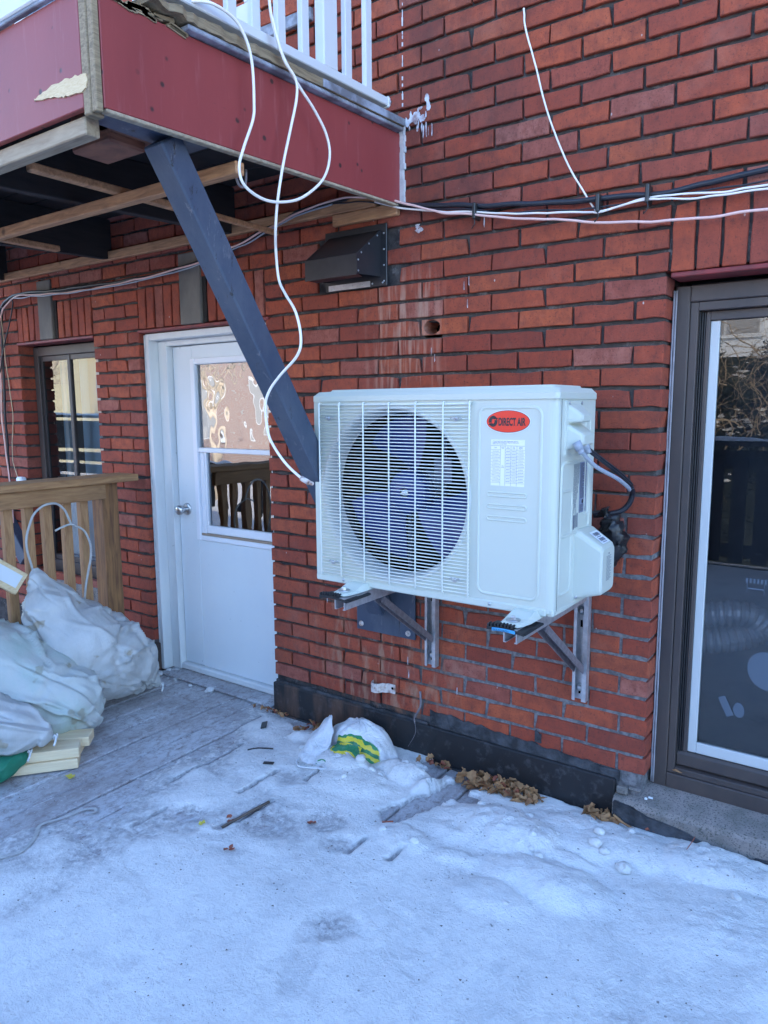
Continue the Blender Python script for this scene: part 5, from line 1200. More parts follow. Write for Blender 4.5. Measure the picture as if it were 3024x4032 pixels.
lp = [(-.98, -1.02, 2.505), (-.955, -.972, 2.512), (-.948, -.898, 2.502), (-.945, -.857, 2.462), (-.942, -.84, 2.402), (-.94, -.839, 2.308), (-.94, -.846, 2.255), (-.94, -.885, 2.171), (-.94, -.905, 2.114), (-.94, -.888, 2.070), (-.94, -.82, 2.049), (-.94, -.739, 2.056), (-.94, -.641, 2.091), (-.938, -.542, 2.167), (-.936, -.508, 2.245), (-.936, -.525, 2.310), (-.936, -.585, 2.367), (-.938, -.642, 2.407), (-.943, -.697, 2.46), (-.95, -.728, 2.52), (-.96, -.745, 2.62), (-.97, -.75, 2.9)]
cable('looped_cord', lp, .0043, 'cable_white', 'white cord forming a big loop in front of the red side fascia', 'cord', 7, 10)

# ------------------------------------------------------------------ deck railing on the left
XR = -2.70
dk = thing('deck_railing', 'stained wooden deck railing with square balusters and a thick end post', 'railing', (XR, -.7, 0))
mb = M(); mb.box(XR-.10, XR-.004, -.232, -.138, 0, 1.068, .004); obj('post', mb, 'post_wood', dk)
mb = M(); mb.box(XR-.12, XR+.055, -2.0, -.048, 1.072, 1.108, .004); obj('cap_board', mb, 'rail_wood_y', dk)
mb = M(); mb.box(XR-.003, XR+.032, -2.0, -.232, .992, 1.071, .003); obj('top_rail', mb, 'rail_wood_y', dk)
mb = M(); mb.box(XR-.003, XR+.032, -2.0, -.232, .08, .155, .003); obj('bottom_rail', mb, 'rail_wood_y', dk)
bm_ = M(); bm_.box(-.020, .018, -.0215, .0215, 0, 1.0, .003); bme = mesh('baluster', bm_, (0,0,0), 'rail_wood_z')
for k in range(17):
    o = bpy.data.objects.new('baluster', bme); COL.objects.link(o); o.parent = dk; o.location = (-.024, -.335-.0965*k+.7, .06); o.rotation_euler = (R.uniform(-.006, .006), 0, R.uniform(-.04, .04))
# blue steel brace behind the railing
mb = M(); p0, p1 = Vector((-4.35, -.03, 1.05)), Vector((-3.86, -.03, .50)); dd_ = p1-p0; mt = Matrix.Translation(p0) @ dd_.to_track_quat('Y', 'Z').to_matrix().to_4x4(); mb.box(-.03, .03, 0, dd_.length, -.05, .05, .004, mtx=mt)
obj('steel_brace', mb, 'steel_paint', label='blue-grey steel brace on the wall behind the deck railing', cat='brace')
# bent white plastic pipe
px = [(-.650, .66), (-.662, .721), (-.678, .80), (-.676, .86), (-.655, .92), (-.633, .962), (-.595, .992), (-.555, 1.003), (-.515, .998), (-.479, .965), (-.460, .92), (-.448, .893), (-.430, .879), (-.405, .868), (-.380, .845), (-.360, .80), (-.352, .756), (-.358, .70), (-.374, .643), (-.395, .56), (-.41, .45)]
cable('plastic_pipe', [(-2.645, y, z) for y, z in px], .0055, 'dull_plastic', 'white plastic pipe bent in an arch in front of the railing balusters', 'pipe', 4)
mb = M(); mb.tube([(-2.66, -.525, .868), (-2.655, -.49, .882), (-2.64, -.455, .892), (-2.632, -.435, .883)], .005, 8, sub=4); obj('tape_wrap', mb, 'dull_plastic', label='white tape wrapped round the bent plastic pipe and a baluster', cat='tape')

# ------------------------------------------------------------------ sacks, lumber
def sack(rings, mtl, label, seed, folds=.012, seg=132, sub=15, tip=None, tie=True, cat='sack', nplane=34):
    """rings: (centre, half width, half height) along the spine of the filled sack"""
    C_ = [Vector(r[0]) for r in rings]; Cs = spline(C_, sub); n_ = len(rings); rr_ = random.Random(int(seed*10))
    def interp(idx, t):
        i = min(int(t), n_-2); f = t-i; f = f*f*(3-2*f); return rings[i][idx]*(1-f)+rings[i+1][idx]*f
    planes = []
    tipv = C_[-1]; mid = C_[n_//2]
    for k in range(nplane):                                   # straight tension creases, many running towards the tied corner
        if k % 2: c0 = tipv+Vector((rr_.gauss(0, .03), rr_.gauss(0, .03), rr_.gauss(0, .03))); t0 = (mid-tipv)+Vector((rr_.gauss(0, .18), rr_.gauss(0, .18), rr_.gauss(0, .12)))
        else: c0 = C_[rr_.randrange(n_)]+Vector((rr_.gauss(0, .08), rr_.gauss(0, .08), rr_.gauss(0, .08))); t0 = Vector((rr_.gauss(0, 1), rr_.gauss(0, 1), rr_.gauss(0, .7)))
        nn = t0.normalized().cross(Vector((rr_.gauss(0, 1), rr_.gauss(0, 1), rr_.gauss(0, 1)))).normalized()
        planes.append((c0, nn, rr_.uniform(.0040, .010), rr_.choice((-1, 1, 1))*rr_.uniform(.5, 1.2), rr_.uniform(0, 20)))
    mb = M(); tot = len(Cs)
    for i, p in enumerate(Cs):
        t = i/(tot-1)*(n_-1); T = (Cs[min(i+1, tot-1)]-Cs[max(i-1, 0)]).normalized()
        W = T.cross(Vector((0, 0, 1))); W = W.normalized() if W.length > .05 else Vector((1, 0, 0)); H = W.cross(T).normalized()
        a_, b_ = interp(1, t), interp(2, t)
        for k in range(seg):
            an = 2*PI*k/seg; ca, sa = math.cos(an), math.sin(an); ee = .82
            q0 = p+W*(math.copysign(abs(ca)**ee, ca)*a_)+H*(math.copysign(abs(sa)**ee, sa)*b_); rad = (W*ca+H*sa)
            size = min(1, (a_+b_)/.16); sv = Vector((seed, seed*.3, 0)); wob = noise.noise(q0*7+sv)
            dsp = folds*1.5*noise.noise(q0*3.8+sv) + folds*.12*(1-abs(noise.noise(q0*11+sv))*2.6)
            for c0, nn, wd, am, sdd in planes:
                d_ = (q0-c0).dot(nn)+.022*wob
                if abs(d_) < wd*2.6: dsp += folds*.95*am*math.exp(-(d_/wd)**2)*max(0, .45+noise.noise(q0*3.5+Vector((sdd, 0, 0)))*1.7)
            q1 = q0+rad*dsp*size
            if q1.z < .004: q1.z = .004
            mb.v.append(tuple(q1))
    for i in range(tot-1):
        for k in range(seg): mb.f.append((i*seg+k, i*seg+(k+1) % seg, (i+1)*seg+(k+1) % seg, (i+1)*seg+k)); mb.sm.append(True)
    mb.f.append(tuple(range(seg))); mb.sm.append(True); mb.f.append(tuple((tot-1)*seg+k for k in range(seg))[::-1]); mb.sm.append(True)
    o = obj('sack', mb, mtl, label=label, cat=cat, group='filled woven sacks heaped by the railing', fix=True)
    if tie and tip is not None:
        t0 = Vector(tip); ms = M(); ms.tube([t0+Vector((-.012, 0, .004)), t0+Vector((.010, -.004, .006)), t0+Vector((.028, -.016, -.004)), t0+Vector((.036, -.03, -.018))], .0042, 7, sub=4); ms.tube([t0+Vector((0, .008, .010)), t0+Vector((.012, .0, .0)), t0+Vector((.012, -.010, .012)), t0+Vector((.0, -.008, -.006)), t0+Vector((0, .010, -.002))], .004, 6, sub=3)
        obj('tie_string', ms, 'string', o)
    return o
sack([((-2.61,-.665,.715), .014, .010), ((-2.60,-.66,.66), .05, .035), ((-2.56,-.63,.53), .14, .11), ((-2.51,-.56,.38), .23, .19), ((-2.47,-.44,.26), .235, .21), ((-2.45,-.33,.18), .19, .165), ((-2.44,-.245,.11), .12, .10), ((-2.42,-.19,.06), .045, .042), ((-2.395,-.165,.035), .010, .010)],
     'sack_white', 'largest white woven sack, peak propped against the railing, tied corner on the deck', 2.3, .020, tip=(-2.385,-.165,.035))
sack([((-2.95,-1.05,.40), .12, .10), ((-2.72,-.98,.40), .17, .14), ((-2.52,-.90,.33), .19, .165), ((-2.38,-.82,.24), .19, .165), ((-2.28,-.74,.16), .165, .14), ((-2.24,-.69,.09), .12, .085), ((-2.225,-.665,.045), .05, .035)],
     'sack_green', 'white sack with a green tint in the middle of the heap', 7.7, .018, tie=False)
sack([((-2.62,-1.32,.26), .12, .10), ((-2.42,-1.22,.24), .15, .12), ((-2.28,-1.12,.205), .15, .115), ((-2.17,-1.03,.175), .115, .09), ((-2.09,-.965,.15), .05, .045), ((-2.065,-.94,.14), .010, .010)],
     'sack_white', 'small dirty white sack on the pale lumber, tied corner pointing right', 12.1, .013, tip=(-2.058,-.935,.14))
sack([((-2.19,-1.36,.08), .08, .05), ((-2.15,-1.24,.07), .075, .05), ((-2.125,-1.13,.065), .06, .045), ((-2.115,-1.06,.078), .030, .028), ((-2.125,-1.015,.090), .006, .006)],
     'green_cloth', 'dark green sack corner squeezed between lumber and small white sack', 17.5, .006, tip=(-2.118,-1.012,.090))
def board(nm, p0, dirv, L, wdt, th, z, mtl, label, grp, slope=0.):
    dv = Vector((dirv[0], dirv[1], 0)).normalized(); mt = Matrix.Translation((p0[0], p0[1], z)) @ Matrix.Rotation(math.atan2(dv.y, dv.x), 4, 'Z') @ Matrix.Rotation(slope, 4, 'Y')
    mb = M(); mb.box(0, L, -wdt, 0, 0, th, .003); o = bpy.data.objects.new(nm, mesh(nm, mb, (0,0,0), mtl)); COL.objects.link(o); o.matrix_world = mt; tag(o, label, 'board', grp); return o
wood('pine_x', (.86, .70, .46), (.74, .55, .33), 5, (1, 9, 14))
LG = 'pale new lumber under the sacks'
board('lumber', (-1.985, -.89), (-.18, -.225), 1.0, .09, .040, .006, 'pine_x', 'lowest pale board of the stack, its end nearest the camera', LG)
board('lumber', (-1.990, -.880), (-.18, -.225), 1.0, .09, .040, .048, 'pine_x', 'upper pale board lying directly on the lowest one', LG)
board('lumber', (-2.05, -.795), (-.20, -.195), 1.0, .09, .040, .045, 'pine_x', 'pale board with a knot lying behind the two stacked boards', LG)
board('lumber', (-2.08, -.82), (-.20, -.195), .9, .09, .036, .006, 'pine_x', 'short board hidden below the knotty board', LG)
mb = M(); p0, p1 = Vector((-2.64, -1.15, .98)), Vector((-2.635, -.735, .655)); d_ = p1-p0; mt = Matrix.Translation(p0) @ d_.to_track_quat('Y', 'Z').to_matrix().to_4x4(); mb.box(-.01, .035, 0, d_.length, -.055, .05, .003, mtx=mt)
pb = obj('leaning_board', mb, 'pine', label='pale board with a white strip leaning on the railing at the left edge', cat='board')
mb = M(); mb.box(.0355, .037, .0, d_.length-.02, -.030, .032, 0, mtx=mt); obj('white_strip', mb, 'door_white', pb)
mb = M(); mt = Matrix.Translation((-2.66, -.08, .115)) @ Matrix.Rotation(.18, 4, 'Y') @ Matrix.Rotation(-.35, 4, 'X'); mb.box(-.28, .05, -.05, .03, -.006, .008, .003, mtx=mt)
obj('trim_board', mb, 'rail_wood_y', label='thin brown board poking out behind the big sack by the pillar base', cat='board')

# ------------------------------------------------------------------ plastic bag
mb = M(); NB, SB = 46, 96; bc = Vector((-1.135, -.125, 0.0))
for i in range(NB+1):
    t = i/NB*PI*.56
    for k in range(SB):
        a = 2*PI*k/SB; dr_ = Vector((math.sin(t)*math.cos(a), math.sin(t)*math.sin(a), math.cos(t)))
        rx, ry, rz = .165, .105, .138
        skirt = sm(.75, 1.0, i/NB)
        rr_ = 1+.13*noise.noise(dr_*2.0+Vector((3, 0, 0)))+.045*(1-abs(noise.noise(Vector((math.cos(a)*3.2, math.sin(a)*3.2, t*.7))))*2.4)
        rr_ *= 1+skirt*(.22+.28*noise.noise(Vector((math.cos(a)*2.5, math.sin(a)*2.5, 5))))*(1.35 if math.sin(a) < .2 else .35)
        p = bc+Vector((dr_.x*rx*rr_, min(dr_.y*ry*rr_, .105), dr_.z*rz*rr_)); p.z = max(p.z, .015+.015*noise.noise(Vector((p.x*30, p.y*30, 0)))); mb.v.append(tuple(p))
for i in range(NB):
    for k in range(SB): mb.f.append((i*SB+k, i*SB+(k+1) % SB, (i+1)*SB+(k+1) % SB, (i+1)*SB+k)); mb.sm.append(True)
pbg = obj('plastic_bag', mb, 'bag_film', label='crumpled white shopping bag with green and yellow print against the wall flashing', cat='plastic bag')
def film(pts_rows, seed, amp=.008):
    rows = [spline([Vector(p) for p in r], 7) for r in pts_rows]; mb = M(); n_ = len(rows[0]); cols_ = []
    for j in range(n_): cols_.append(spline([r[j] for r in rows], 6))
    H_ = len(cols_[0])
    for j in range(n_):
        for i in range(H_):
            p = cols_[j][i]; nn = Vector((noise.noise(p*22+Vector((seed, 0, 0))), noise.noise(p*22+Vector((0, seed, 0))), noise.noise(p*22+Vector((0, 0, seed)))))*amp; rg = (1-abs(noise.noise(p*35+Vector((seed, seed, 0))))*2)*amp*.5
            q1 = p+nn+Vector((0, 0, rg)); q1.z = max(q1.z, .012); mb.v.append(tuple(q1))
    for j in range(n_-1):
        for i in range(H_-1): a = j*H_+i; mb.f.append((a, a+1, a+H_+1, a+H_)); mb.sm.append(True)
    return mb
mb = film([[(-1.285,-.135,.13), (-1.25,-.17,.145), (-1.20,-.215,.12)], [(-1.31,-.19,.09), (-1.26,-.235,.10), (-1.19,-.255,.075)], [(-1.31,-.27,.04), (-1.27,-.31,.05), (-1.19,-.30,.035)], [(-1.29,-.34,.022), (-1.24,-.37,.03), (-1.16,-.345,.022)]], 3, .012)
obj('handle_flap', mb, 'white_film' if 'white_film' in MATS else 'bag_film', pbg, fix=False)
mb = film([[(-1.20,-.245,.06), (-1.13,-.235,.085), (-1.05,-.215,.075)], [(-1.20,-.30,.035), (-1.13,-.30,.05), (-1.04,-.275,.045)], [(-1.17,-.36,.022), (-1.10,-.355,.03), (-1.02,-.33,.025)]], 9, .010)
obj('loose_film', mb, 'bag_film', pbg, fix=False)
mb = M(); mb.tube([(-1.28,-.33,.03), (-1.27,-.37,.024), (-1.235,-.395,.024), (-1.19,-.385,.026), (-1.13,-.36,.03)], .0035, 6, sub=5); mb.tube([(-1.19,-.34,.035), (-1.16,-.33,.045), (-1.125,-.345,.03), (-1.15,-.37,.024)], .003, 6, sub=5)
obj('handle', mb, 'bag_film', pbg)

# ------------------------------------------------------------------ leaves and debris
def leaf_mesh(seed, L=.055, W=.028):
    rr_ = random.Random(seed); mb = M(); nu, nv = 7, 4; curl = rr_.uniform(.4, 1.6); tw = rr_.uniform(-1.2, 1.2); bend = rr_.uniform(-1.0, 1.6)
    for i in range(nu):
        t = i/(nu-1); wd = W*math.sin(PI*(.08+.88*t))**.8*(1+.25*math.sin(t*19+seed))
        for j in range(nv):
            s_ = (j/(nv-1)-.5)*2; y = s_*wd*math.cos(curl*abs(s_)*.5); z = abs(s_)*wd*math.sin(curl)*.8
            a = tw*t; mb.v.append((L*(t-.5)*math.cos(bend*t*.5), y*math.cos(a)-z*math.sin(a), y*math.sin(a)+z*math.cos(a)+L*.3*math.sin(bend*t)))
    for i in range(nu-1):
        for j in range(nv-1): a = i*nv+j; mb.f.append((a, a+1, a+nv+1, a+nv)); mb.sm.append(True)
    return mesh('leaf', mb, (0,0,0), 'leaf_tan', False)
LM = [leaf_mesh(k, R.uniform(.045, .075), R.uniform(.014, .024)) for k in range(9)]
LR = [leaf_mesh(k+20, .045, .018) for k in range(3)]
for me in LR: me.materials.clear(); me.materials.append(MATS['leaf_red'])
def litter(label, n_, cx, cy, rx, ry, h, seed, base=.0, red=.12, sc=1.0):
    t = thing('leaf_litter', label, 'leaf pile', (cx, cy, base), 'dry leaf piles along the wall'); rr_ = random.Random(seed)
    for k in range(n_):
        a, r_ = rr_.uniform(0, 2*PI), rr_.random()**.6; x, y = rx*r_*math.cos(a), ry*r_*math.sin(a)
        if cy+y > -.03: y = -.03-cy-rr_.random()*.02
        me = rr_.choice(LR if rr_.random() < red else LM); o = bpy.data.objects.new('leaf', me); COL.objects.link(o); o.parent = t
        o.location = (x, y, .010+h*(1-r_)*rr_.random()); o.rotation_euler = (rr_.uniform(-.9, .9), rr_.uniform(-.9, .9), rr_.uniform(0, 6.3)); s_ = rr_.uniform(.6, 1.15)*sc; o.scale = (s_,)*3
litter('big heap of curled tan leaves at the foot of the black flashing', 120, -.50, -.085, .18, .055, .05, 1, .005, .10, .9)
litter('reddish brown leaves left of the crumpled plastic bag', 46, -1.40, -.10, .10, .07, .035, 2, .003, .45, .8)
litter('few tan leaves and a stem in the corner beside the granite sill', 16, -.115, -.07, .065, .03, .025, 3, .01, .0)
litter('sparse leaves on the strip between the plastic bag and the leaf heap', 16, -.77, -.06, .16, .03, .015, 4, .006, .35, .7)
litter('thin scatter of crumbled leaves on the boards before the white door', 40, -1.74, -.02, .16, .045, .006, 5, .002, .3, .4)
mb = M(); mb.tube([(-.08, -.06, .04), (-.04, -.075, .03), (.0, -.08, .025)], [.005, .004, .003], 6, sub=3); obj('stem', mb, 'leaf_tan', label='short woody stem lying beside the leaves at the sill corner', cat='stem')
# crumbled plaster bits by the pillar
t = thing('plaster_crumbs', 'pale plaster crumbs on the boards beside the door frame foot', 'crumbs', (-2.5, -.02, 0)); R6 = random.Random(8)
for k in range(22):
    x, y = -2.60+R6.random()**1.5*.42, -.05+R6.random()*.12; s_ = R6.uniform(.004, .013) if k > 3 else .02
    mb = lump(x, y, s_, k, z=.0); o = obj('crumb', mb, 'caulk', t)
def debris(nm, pts, r, mtl, label, cat): mb = M(); mb.tube(pts, r, 6, sub=2); return obj(nm, mb, mtl, label=label, cat=cat)
def g3(x, y, dz=.003): return (x, y, max(0, snow_h(x, y))+dz)
mb = M(); mb.box(-.032, .032, -.013, .013, 0, .004, .001, mtx=Matrix.Translation(g3(-1.625, -.195, .004)) @ Matrix.Rotation(-.9, 4, 'Z') @ Matrix.Rotation(.2, 4, 'X')); obj('black_shingle_scrap', mb, 'cap_black', label='flat black rectangular scrap on the snow before the door side', cat='scrap')
mb = M(); mb.box(-.022, .022, -.010, .010, 0, .003, .001, mtx=Matrix.Translation(g3(-1.36, -.44, .004)) @ Matrix.Rotation(.5, 4, 'Z')); obj('black_plastic_scrap', mb, 'cap_black', label='small black plastic scrap with pale stripes on the snow', cat='scrap')
debris('forked_twig', [g3(-1.52, -.40), g3(-1.50, -.36), g3(-1.44, -.33)], .003, 'fence_wood', 'dark forked twig near the black scrap', 'twig')
debris('broken_stick', [g3(-1.19, -.845, .004), g3(-1.178, -.74, .007), g3(-1.163, -.64, .010)], .0055, 'bark', 'short dark broken stick lying along a deck gap in the middle of the snow', 'stick')
debris('red_twig', [g3(.185, -.175, .004), g3(.195, -.15, .022), g3(.20, -.135, .03)], .0012, 'leaf_red', 'thin red twig standing in the snow near the sill', 'twig')
debris('red_stick', [g3(-.735, -.525), g3(-.705, -.50)], .003, 'leaf_red', 'reddish stick fragment on the snow near the bare plank', 'twig')
for k, (x, y, mt_, lb) in enumerate(((-1.955, -.955, 'yellow_bit', 'yellow crumpled petal-like scrap beside the lumber end'), (-1.245, -.885, 'yellow_bit', 'tiny yellow scrap left of the broken stick'), (-1.205, -.81, 'leaf_red', 'red-brown leaf scrap beside the broken stick'), (-.945, -.655, 'leaf_red', 'orange-brown leaf fragment in the middle of the snow'), (.045, -.055, 'leaf_red', 'dark red crushed leaf on the snow under the sill'), (-1.06, -.93, 'leaf_red', 'reddish crumbs on the snow nearer the camera'))):
    mb = M(); rr_ = random.Random(k)
    for j in range(3):
        c0 = Vector(g3(x+rr_.uniform(-.014, .014), y+rr_.uniform(-.012, .012), .004)); vs = []
        for a in range(7): vs.append(tuple(c0+Vector((math.cos(a*.9), math.sin(a*.9), .0))*rr_.uniform(.007, .015)*(1.2 if k == 0 else .8)+Vector((0, 0, rr_.uniform(0, .007)))))
        mb.add(vs, [tuple(range(7))])
    obj('scrap', mb, mt_, label=lb, cat='scrap', fix=False)
mb = M(); sp0 = spline([Vector(g3(*p, .004)) for p in ((-1.66,-1.50), (-1.643,-1.382), (-1.621,-1.318), (-1.665,-1.25), (-1.722,-1.20), (-1.70,-1.127), (-1.69,-1.06), (-1.66,-1.03), (-1.64,-1.04), (-1.645,-1.06))], 6)
for k in range(len(sp0)): 
    T = (sp0[min(k+1, len(sp0)-1)]-sp0[max(k-1, 0)]).normalized(); N_ = Vector((-T.y, T.x, 0)).normalized()*.0055; mb.v += [tuple(sp0[k]-N_+Vector((0, 0, .001))), tuple(sp0[k]+N_+Vector((0, 0, .003)))]
for k in range(len(sp0)-1): mb.f.append((2*k, 2*k+1, 2*k+3, 2*k+2)); mb.sm.append(True)
obj('plastic_strap', mb, 'dull_plastic', label='white plastic packing strap lying on the snow at lower left', cat='strap', fix=False)
mb = M(); R7 = random.Random(12)
for k in range(2600):
    x, y = R7.uniform(-2.1, .6), R7.uniform(-1.5, -.08)
    if noise.noise(Vector((x*2.5, y*2.5, 1))) < -.05: continue
    p = Vector(g3(x, y, .001)); s_ = R7.uniform(.0006, .0032)*(.5+R7.random()**3); a = R7.uniform(0, 6); mb.add([tuple(p+Vector((math.cos(a+j*2.1)*s_*R7.uniform(.6, 1.6), math.sin(a+j*2.1)*s_, .0008))) for j in range(3)], [(0,1,2)])
obj('grit', mb, 'bark', kind='stuff', label='dark grit and crumbs scattered over the snow', cat='grit', fix=False)

# ------------------------------------------------------------------ the yard behind the camera (seen in the panes)
fn = thing('privacy_fence', 'dark wooden fence across the yard, reflected in the window panes', 'fence', (-3, -4.3, 0))
pm = M(); pm.box(-.045, .045, -.045, .045, 0, 1.18, .003); pme = mesh('post', pm, (0,0,0), 'fence_wood')
for k in range(15):
    x = -16+k*1.6; o = bpy.data.objects.new('post', pme); COL.objects.link(o); o.parent = fn; o.location = (x+3, 0, 0); o.scale = (1, 1, 1.15 if x < -8.5 else .62 if x < -4 else 1)
sm_ = M(); sm_.box(-7.5, 0, -.015, .015, 0, .15, .003); sme = mesh('slat', sm_, (0,0,0), 'fence_wood')
for z in (.04, .22, .42, .62, .83, .98, 1.13):
    o = bpy.data.objects.new('slat', sme); COL.objects.link(o); o.parent = fn; o.location = (-8.5+3, 0, z)
bm_ = M(); bm_.box(-.06, .06, -.015, .015, .06, 1.0, .002); bme = mesh('board', bm_, (0,0,0), 'fence_wood')
for k in range(60):
    o = bpy.data.objects.new('board', bme); COL.objects.link(o); o.parent = fn; o.location = (-3.9+k*.19+3, 0, 0)
bm_ = M(); bm_.box(-.045, .045, -.02, .02, .05, .60, .002); bme = mesh('picket', bm_, (0,0,0), 'fence_wood')
for k in range(21):
    o = bpy.data.objects.new('picket', bme); COL.objects.link(o); o.parent = fn; o.location = (-8.35+k*.21+3, 0, 0)
mb = M(); mb.box(-4, 8, -4.37, -4.23, 1.10, 1.145, .004); mb.box(-4, 8, -4.335, -4.316, .9, 1.06); mb.box(-4, 8, -4.335, -4.316, .1, .22); mb.box(-8.5, -4.01, -4.36, -4.24, .60, .70, .004); mb.box(-16, -8.51, -4.37, -4.23, 1.33, 1.37, .004); obj('rail', mb, 'fence_wood', fn)
mb = M(); N = 260
for k in range(N+1):
    x = -16+24*k/N; zt3 = 1.371 if x < -8.5 else .701 if x < -4 else 1.146; h = .03+.02*nz((x, 0, 0), 2.2)+.012*nz((x, 0, 0), 9); mb.v += [(x, -4.37, zt3), (x, -4.35, zt3+h*.8), (x, -4.30, zt3+h), (x, -4.25, zt3+h*.8), (x, -4.23, zt3)]
for k in range(N):
    if abs(mb.v[k*5][2]-mb.v[k*5+5][2]) > .1: continue
    for a in range(4): mb.f.append((k*5+a, k*5+a+5, k*5+a+6, k*5+a+1)); mb.sm.append(True)
obj('snow_cap', mb, 'snow', fn, fix=False)
# hedge with tangled bare vines
R8 = random.Random(21)
hd = thing('hedge', 'dense evergreen hedge behind the yard fence, reflected in the right window', 'hedge', (3, -7.3, -.7))
mb = M()
for k in range(26000):
    near = k < 17000
    x = R8.uniform(-1.9, .5) if near else R8.uniform(-3.0, 9); y = -6.75-R8.random()**1.4*1.0; ht = 2.35+.35*math.sin(x*2.3)+.2*math.sin(x*7)
    z = R8.uniform(-.4 if not near else .6, ht)
    if noise.noise(Vector((x*2.3, y*1.5, z*2.3))) < -.12: continue
    s_ = R8.uniform(.012, .035) if near else R8.uniform(.04, .08); d0 = Vector((R8.gauss(0, 1), R8.gauss(0, 1), R8.gauss(0, 1))).normalized(); d1 = d0.orthogonal().normalized()
    p = Vector((x, y, z)); mb.add([tuple(p), tuple(p+d0*s_*1.6), tuple(p+d1*s_*.7)], [(0,1,2)])
obj('foliage', mb, 'evergreen', hd, kind='stuff', fix=False)
mb = M()
for k in range(700):
    x, y, z = R8.uniform(-2.0, .6), R8.uniform(-7.0, -6.75), R8.uniform(.5, 2.5); s_ = R8.uniform(.01, .04)
    if noise.noise(Vector((x*2.7, 3, z*2.7))) < .05: continue
    mb.add([(x+s_*1.6*math.cos(a*1.26)*R8.uniform(.6, 1.2), y+.1*s_*math.sin(a*2), z+s_*.6*math.sin(a*1.26)*R8.uniform(.6, 1.2)) for a in range(5)], [(0,1,2,3,4)])
obj('hedge_snow', mb, 'snow', hd, kind='stuff', fix=False)
mb = M(); mb.box(-2.8, 9, -8.2, -8.05, -.7, 2.1); obj('inner_shade', mb, 'evergreen', hd)
vn = thing('bare_vines', 'tangle of tan leafless vines over the hedge, reflected in the right window', 'vines', (3, -6.6, -.7))
for k in range(110):
    mb = M(); p = Vector((R8.uniform(-1.9, .4), -6.25-R8.random()*.45, R8.uniform(.8, 2.4))); d0 = Vector((R8.uniform(-.6, .6), R8.uniform(-.15, .15), 1)).normalized(); pts = [p.copy()]; rr0 = R8.choice((.003, .004, .006, .009))
    for j in range(R8.randint(9, 17)):
        d0 = (d0+Vector((R8.gauss(0, .38), R8.gauss(0, .10), R8.gauss(-.03, .32)))).normalized(); p = p+d0*R8.uniform(.05, .12); p.y = max(min(p.y, -6.2), -6.8); pts.append(p.copy())
    mb.tube(pts, [rr0*(1-.75*i/len(pts)) for i in range(len(pts))], 5, sub=1)
    for b2 in range(3):
        q0 = pts[R8.randrange(2, len(pts)-1)]; d1 = Vector((R8.gauss(0, 1), R8.gauss(0, .2), R8.gauss(.2, .8))).normalized(); tw_ = [q0]
        for j in range(5): d1 = (d1+Vector((R8.gauss(0, .3), 0, R8.gauss(0, .3)))).normalized(); tw_.append(tw_[-1]+d1*.06)
        mb.tube(tw_, [rr0*.5, rr0*.4, rr0*.35, rr0*.25, rr0*.2, rr0*.1], 4)
    obj('vine', mb, 'tan_branch', vn, fix=False)
# houses across the lane
def house(nm, label, x0, x1, yf, zt, wall_m, wins, roofh=0, extras=None):
    t = thing(nm, label, 'house', ((x0+x1)/2, yf-4, -.75)); mb = M(); mb.box(x0, x1, yf-8, yf, -.75, zt); obj('wall', mb, wall_m, t)
    for wx, wz, ww_, wh in wins:
        mb = M(); mb.box(wx-ww_/2-.1, wx+ww_/2+.1, yf, yf+.06, wz-.1, wz+wh+.12); wf = obj('window', mb, 'trim_white', t)
        mb = M(); mb.box(wx-ww_/2, wx-.03, yf+.061, yf+.07, wz, wz+wh); mb.box(wx+.03, wx+ww_/2, yf+.061, yf+.07, wz, wz+wh); obj('pane', mb, 'far_window', wf)
    if roofh:
        xm = (x0+x1)/2; mb = M(); mb.add([(x0-.4, yf+.5, zt), (x1+.4, yf+.5, zt), (x1+.4, yf-8.4, zt), (x0-.4, yf-8.4, zt), (x0+1.5, yf-4, zt+roofh), (x1-1.5, yf-4, zt+roofh)], [(0,1,5,4), (2,3,4,5), (1,2,5), (3,0,4), (3,2,1,0)]); obj('roof', mb, 'roof_dark', t)
        mb = M(); mb.box(x0-.4, x1+.4, yf+.44, yf+.56, zt-.22, zt+.02); obj('eave_board', mb, 'trim_white', t)
    else:
        mb = M(); mb.box(x0-.1, x1+.1, yf-8, yf+.15, zt, zt+.25); obj('cornice', mb, 'trim_white', t)
    return t
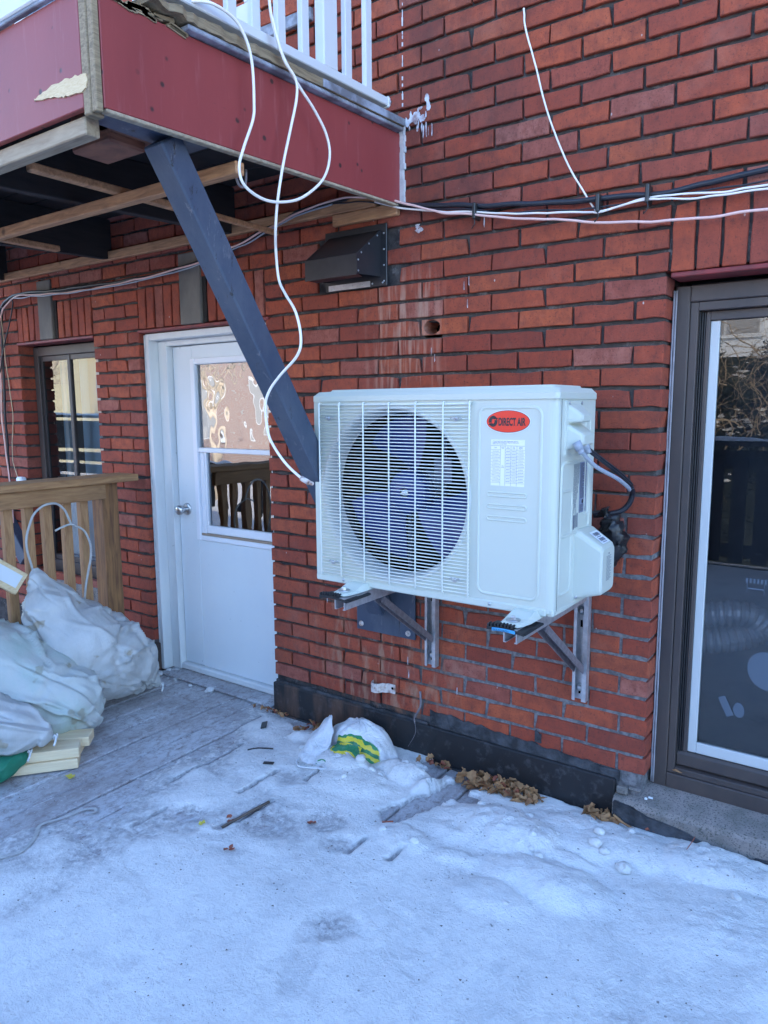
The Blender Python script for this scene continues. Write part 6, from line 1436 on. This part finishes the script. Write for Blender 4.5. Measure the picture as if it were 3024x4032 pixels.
house('brick_house', 'sunlit red brick house with white trimmed windows, reflected in the door glass', -24.5, -8, -14, 6.2, 'far_brick', [(-22, .6, 1.4, 1.6), (-18.6, .6, 1.4, 1.6), (-15.0, .6, 1.6, 1.6), (-11.4, .6, 1.4, 1.6), (-22, 3.5, 1.4, 1.6), (-18.6, 3.5, 1.4, 1.6), (-15.0, 3.5, 1.6, 1.6), (-11.4, 3.5, 1.4, 1.6)], 2.4)
house('cream_house', 'sunlit cream stucco house, reflected in the far left window', -42, -26.5, -15, 7.5, 'cream_stucco', [(-39, .8, 1.5, 1.6), (-35, .8, 1.5, 1.6), (-31, .8, 1.5, 1.6), (-39, 4, 1.5, 1.6), (-35, 4, 1.5, 1.6), (-31, 4, 1.5, 1.6)])
house('pale_house', 'low pale flat-roofed house beyond the hedge', -5, 12, -17, 5.6, 'trim_white', [(-3, 3.2, 1.5, 1.4), (1, 3.2, 1.5, 1.4), (5, 3.2, 1.5, 1.4), (9, 3.2, 1.5, 1.4)])
for k, (tx, ty, lb) in enumerate(((-13.0, -9.5, 'bare leafless tree standing before the sunlit brick house'), (-21.5, -10, 'bare leafless tree standing before the cream house'))):
    t = thing('bare_tree', lb, 'tree', (tx, ty, -.75)); mb = M(); rr_ = random.Random(40+k)
    mb.tube([(tx, ty, -.75), (tx+.05, ty, .8), (tx-.05, ty+.05, 2.2)], [.13, .11, .08], 8); obj('trunk', mb, 'pale_bark', t)
    mb = M()
    def grow(p, d0, r_, lv):
        pts = [p]
        for j in range(4): d0 = (d0+Vector((rr_.gauss(0, .22), rr_.gauss(0, .22), rr_.gauss(.05, .15)))).normalized(); pts.append(pts[-1]+d0*(.42-.07*lv))
        mb.tube(pts, [r_*(1-.15*j) for j in range(5)], 5)
        if lv < 3:
            for _ in range(3): grow(pts[rr_.randint(1, 4)], (d0+Vector((rr_.gauss(0, .6), rr_.gauss(0, .6), rr_.gauss(.1, .4)))).normalized(), r_*.55, lv+1)
    for _ in range(4): grow(Vector((tx, ty, 1.2+rr_.random())), Vector((rr_.gauss(0, .6), rr_.gauss(0, .6), 1)).normalized(), .05, 0)
    obj('crown', mb, 'pale_bark', t, fix=False)

for o in bpy.data.objects:
    if '_o' in o.keys(): del o['_o']
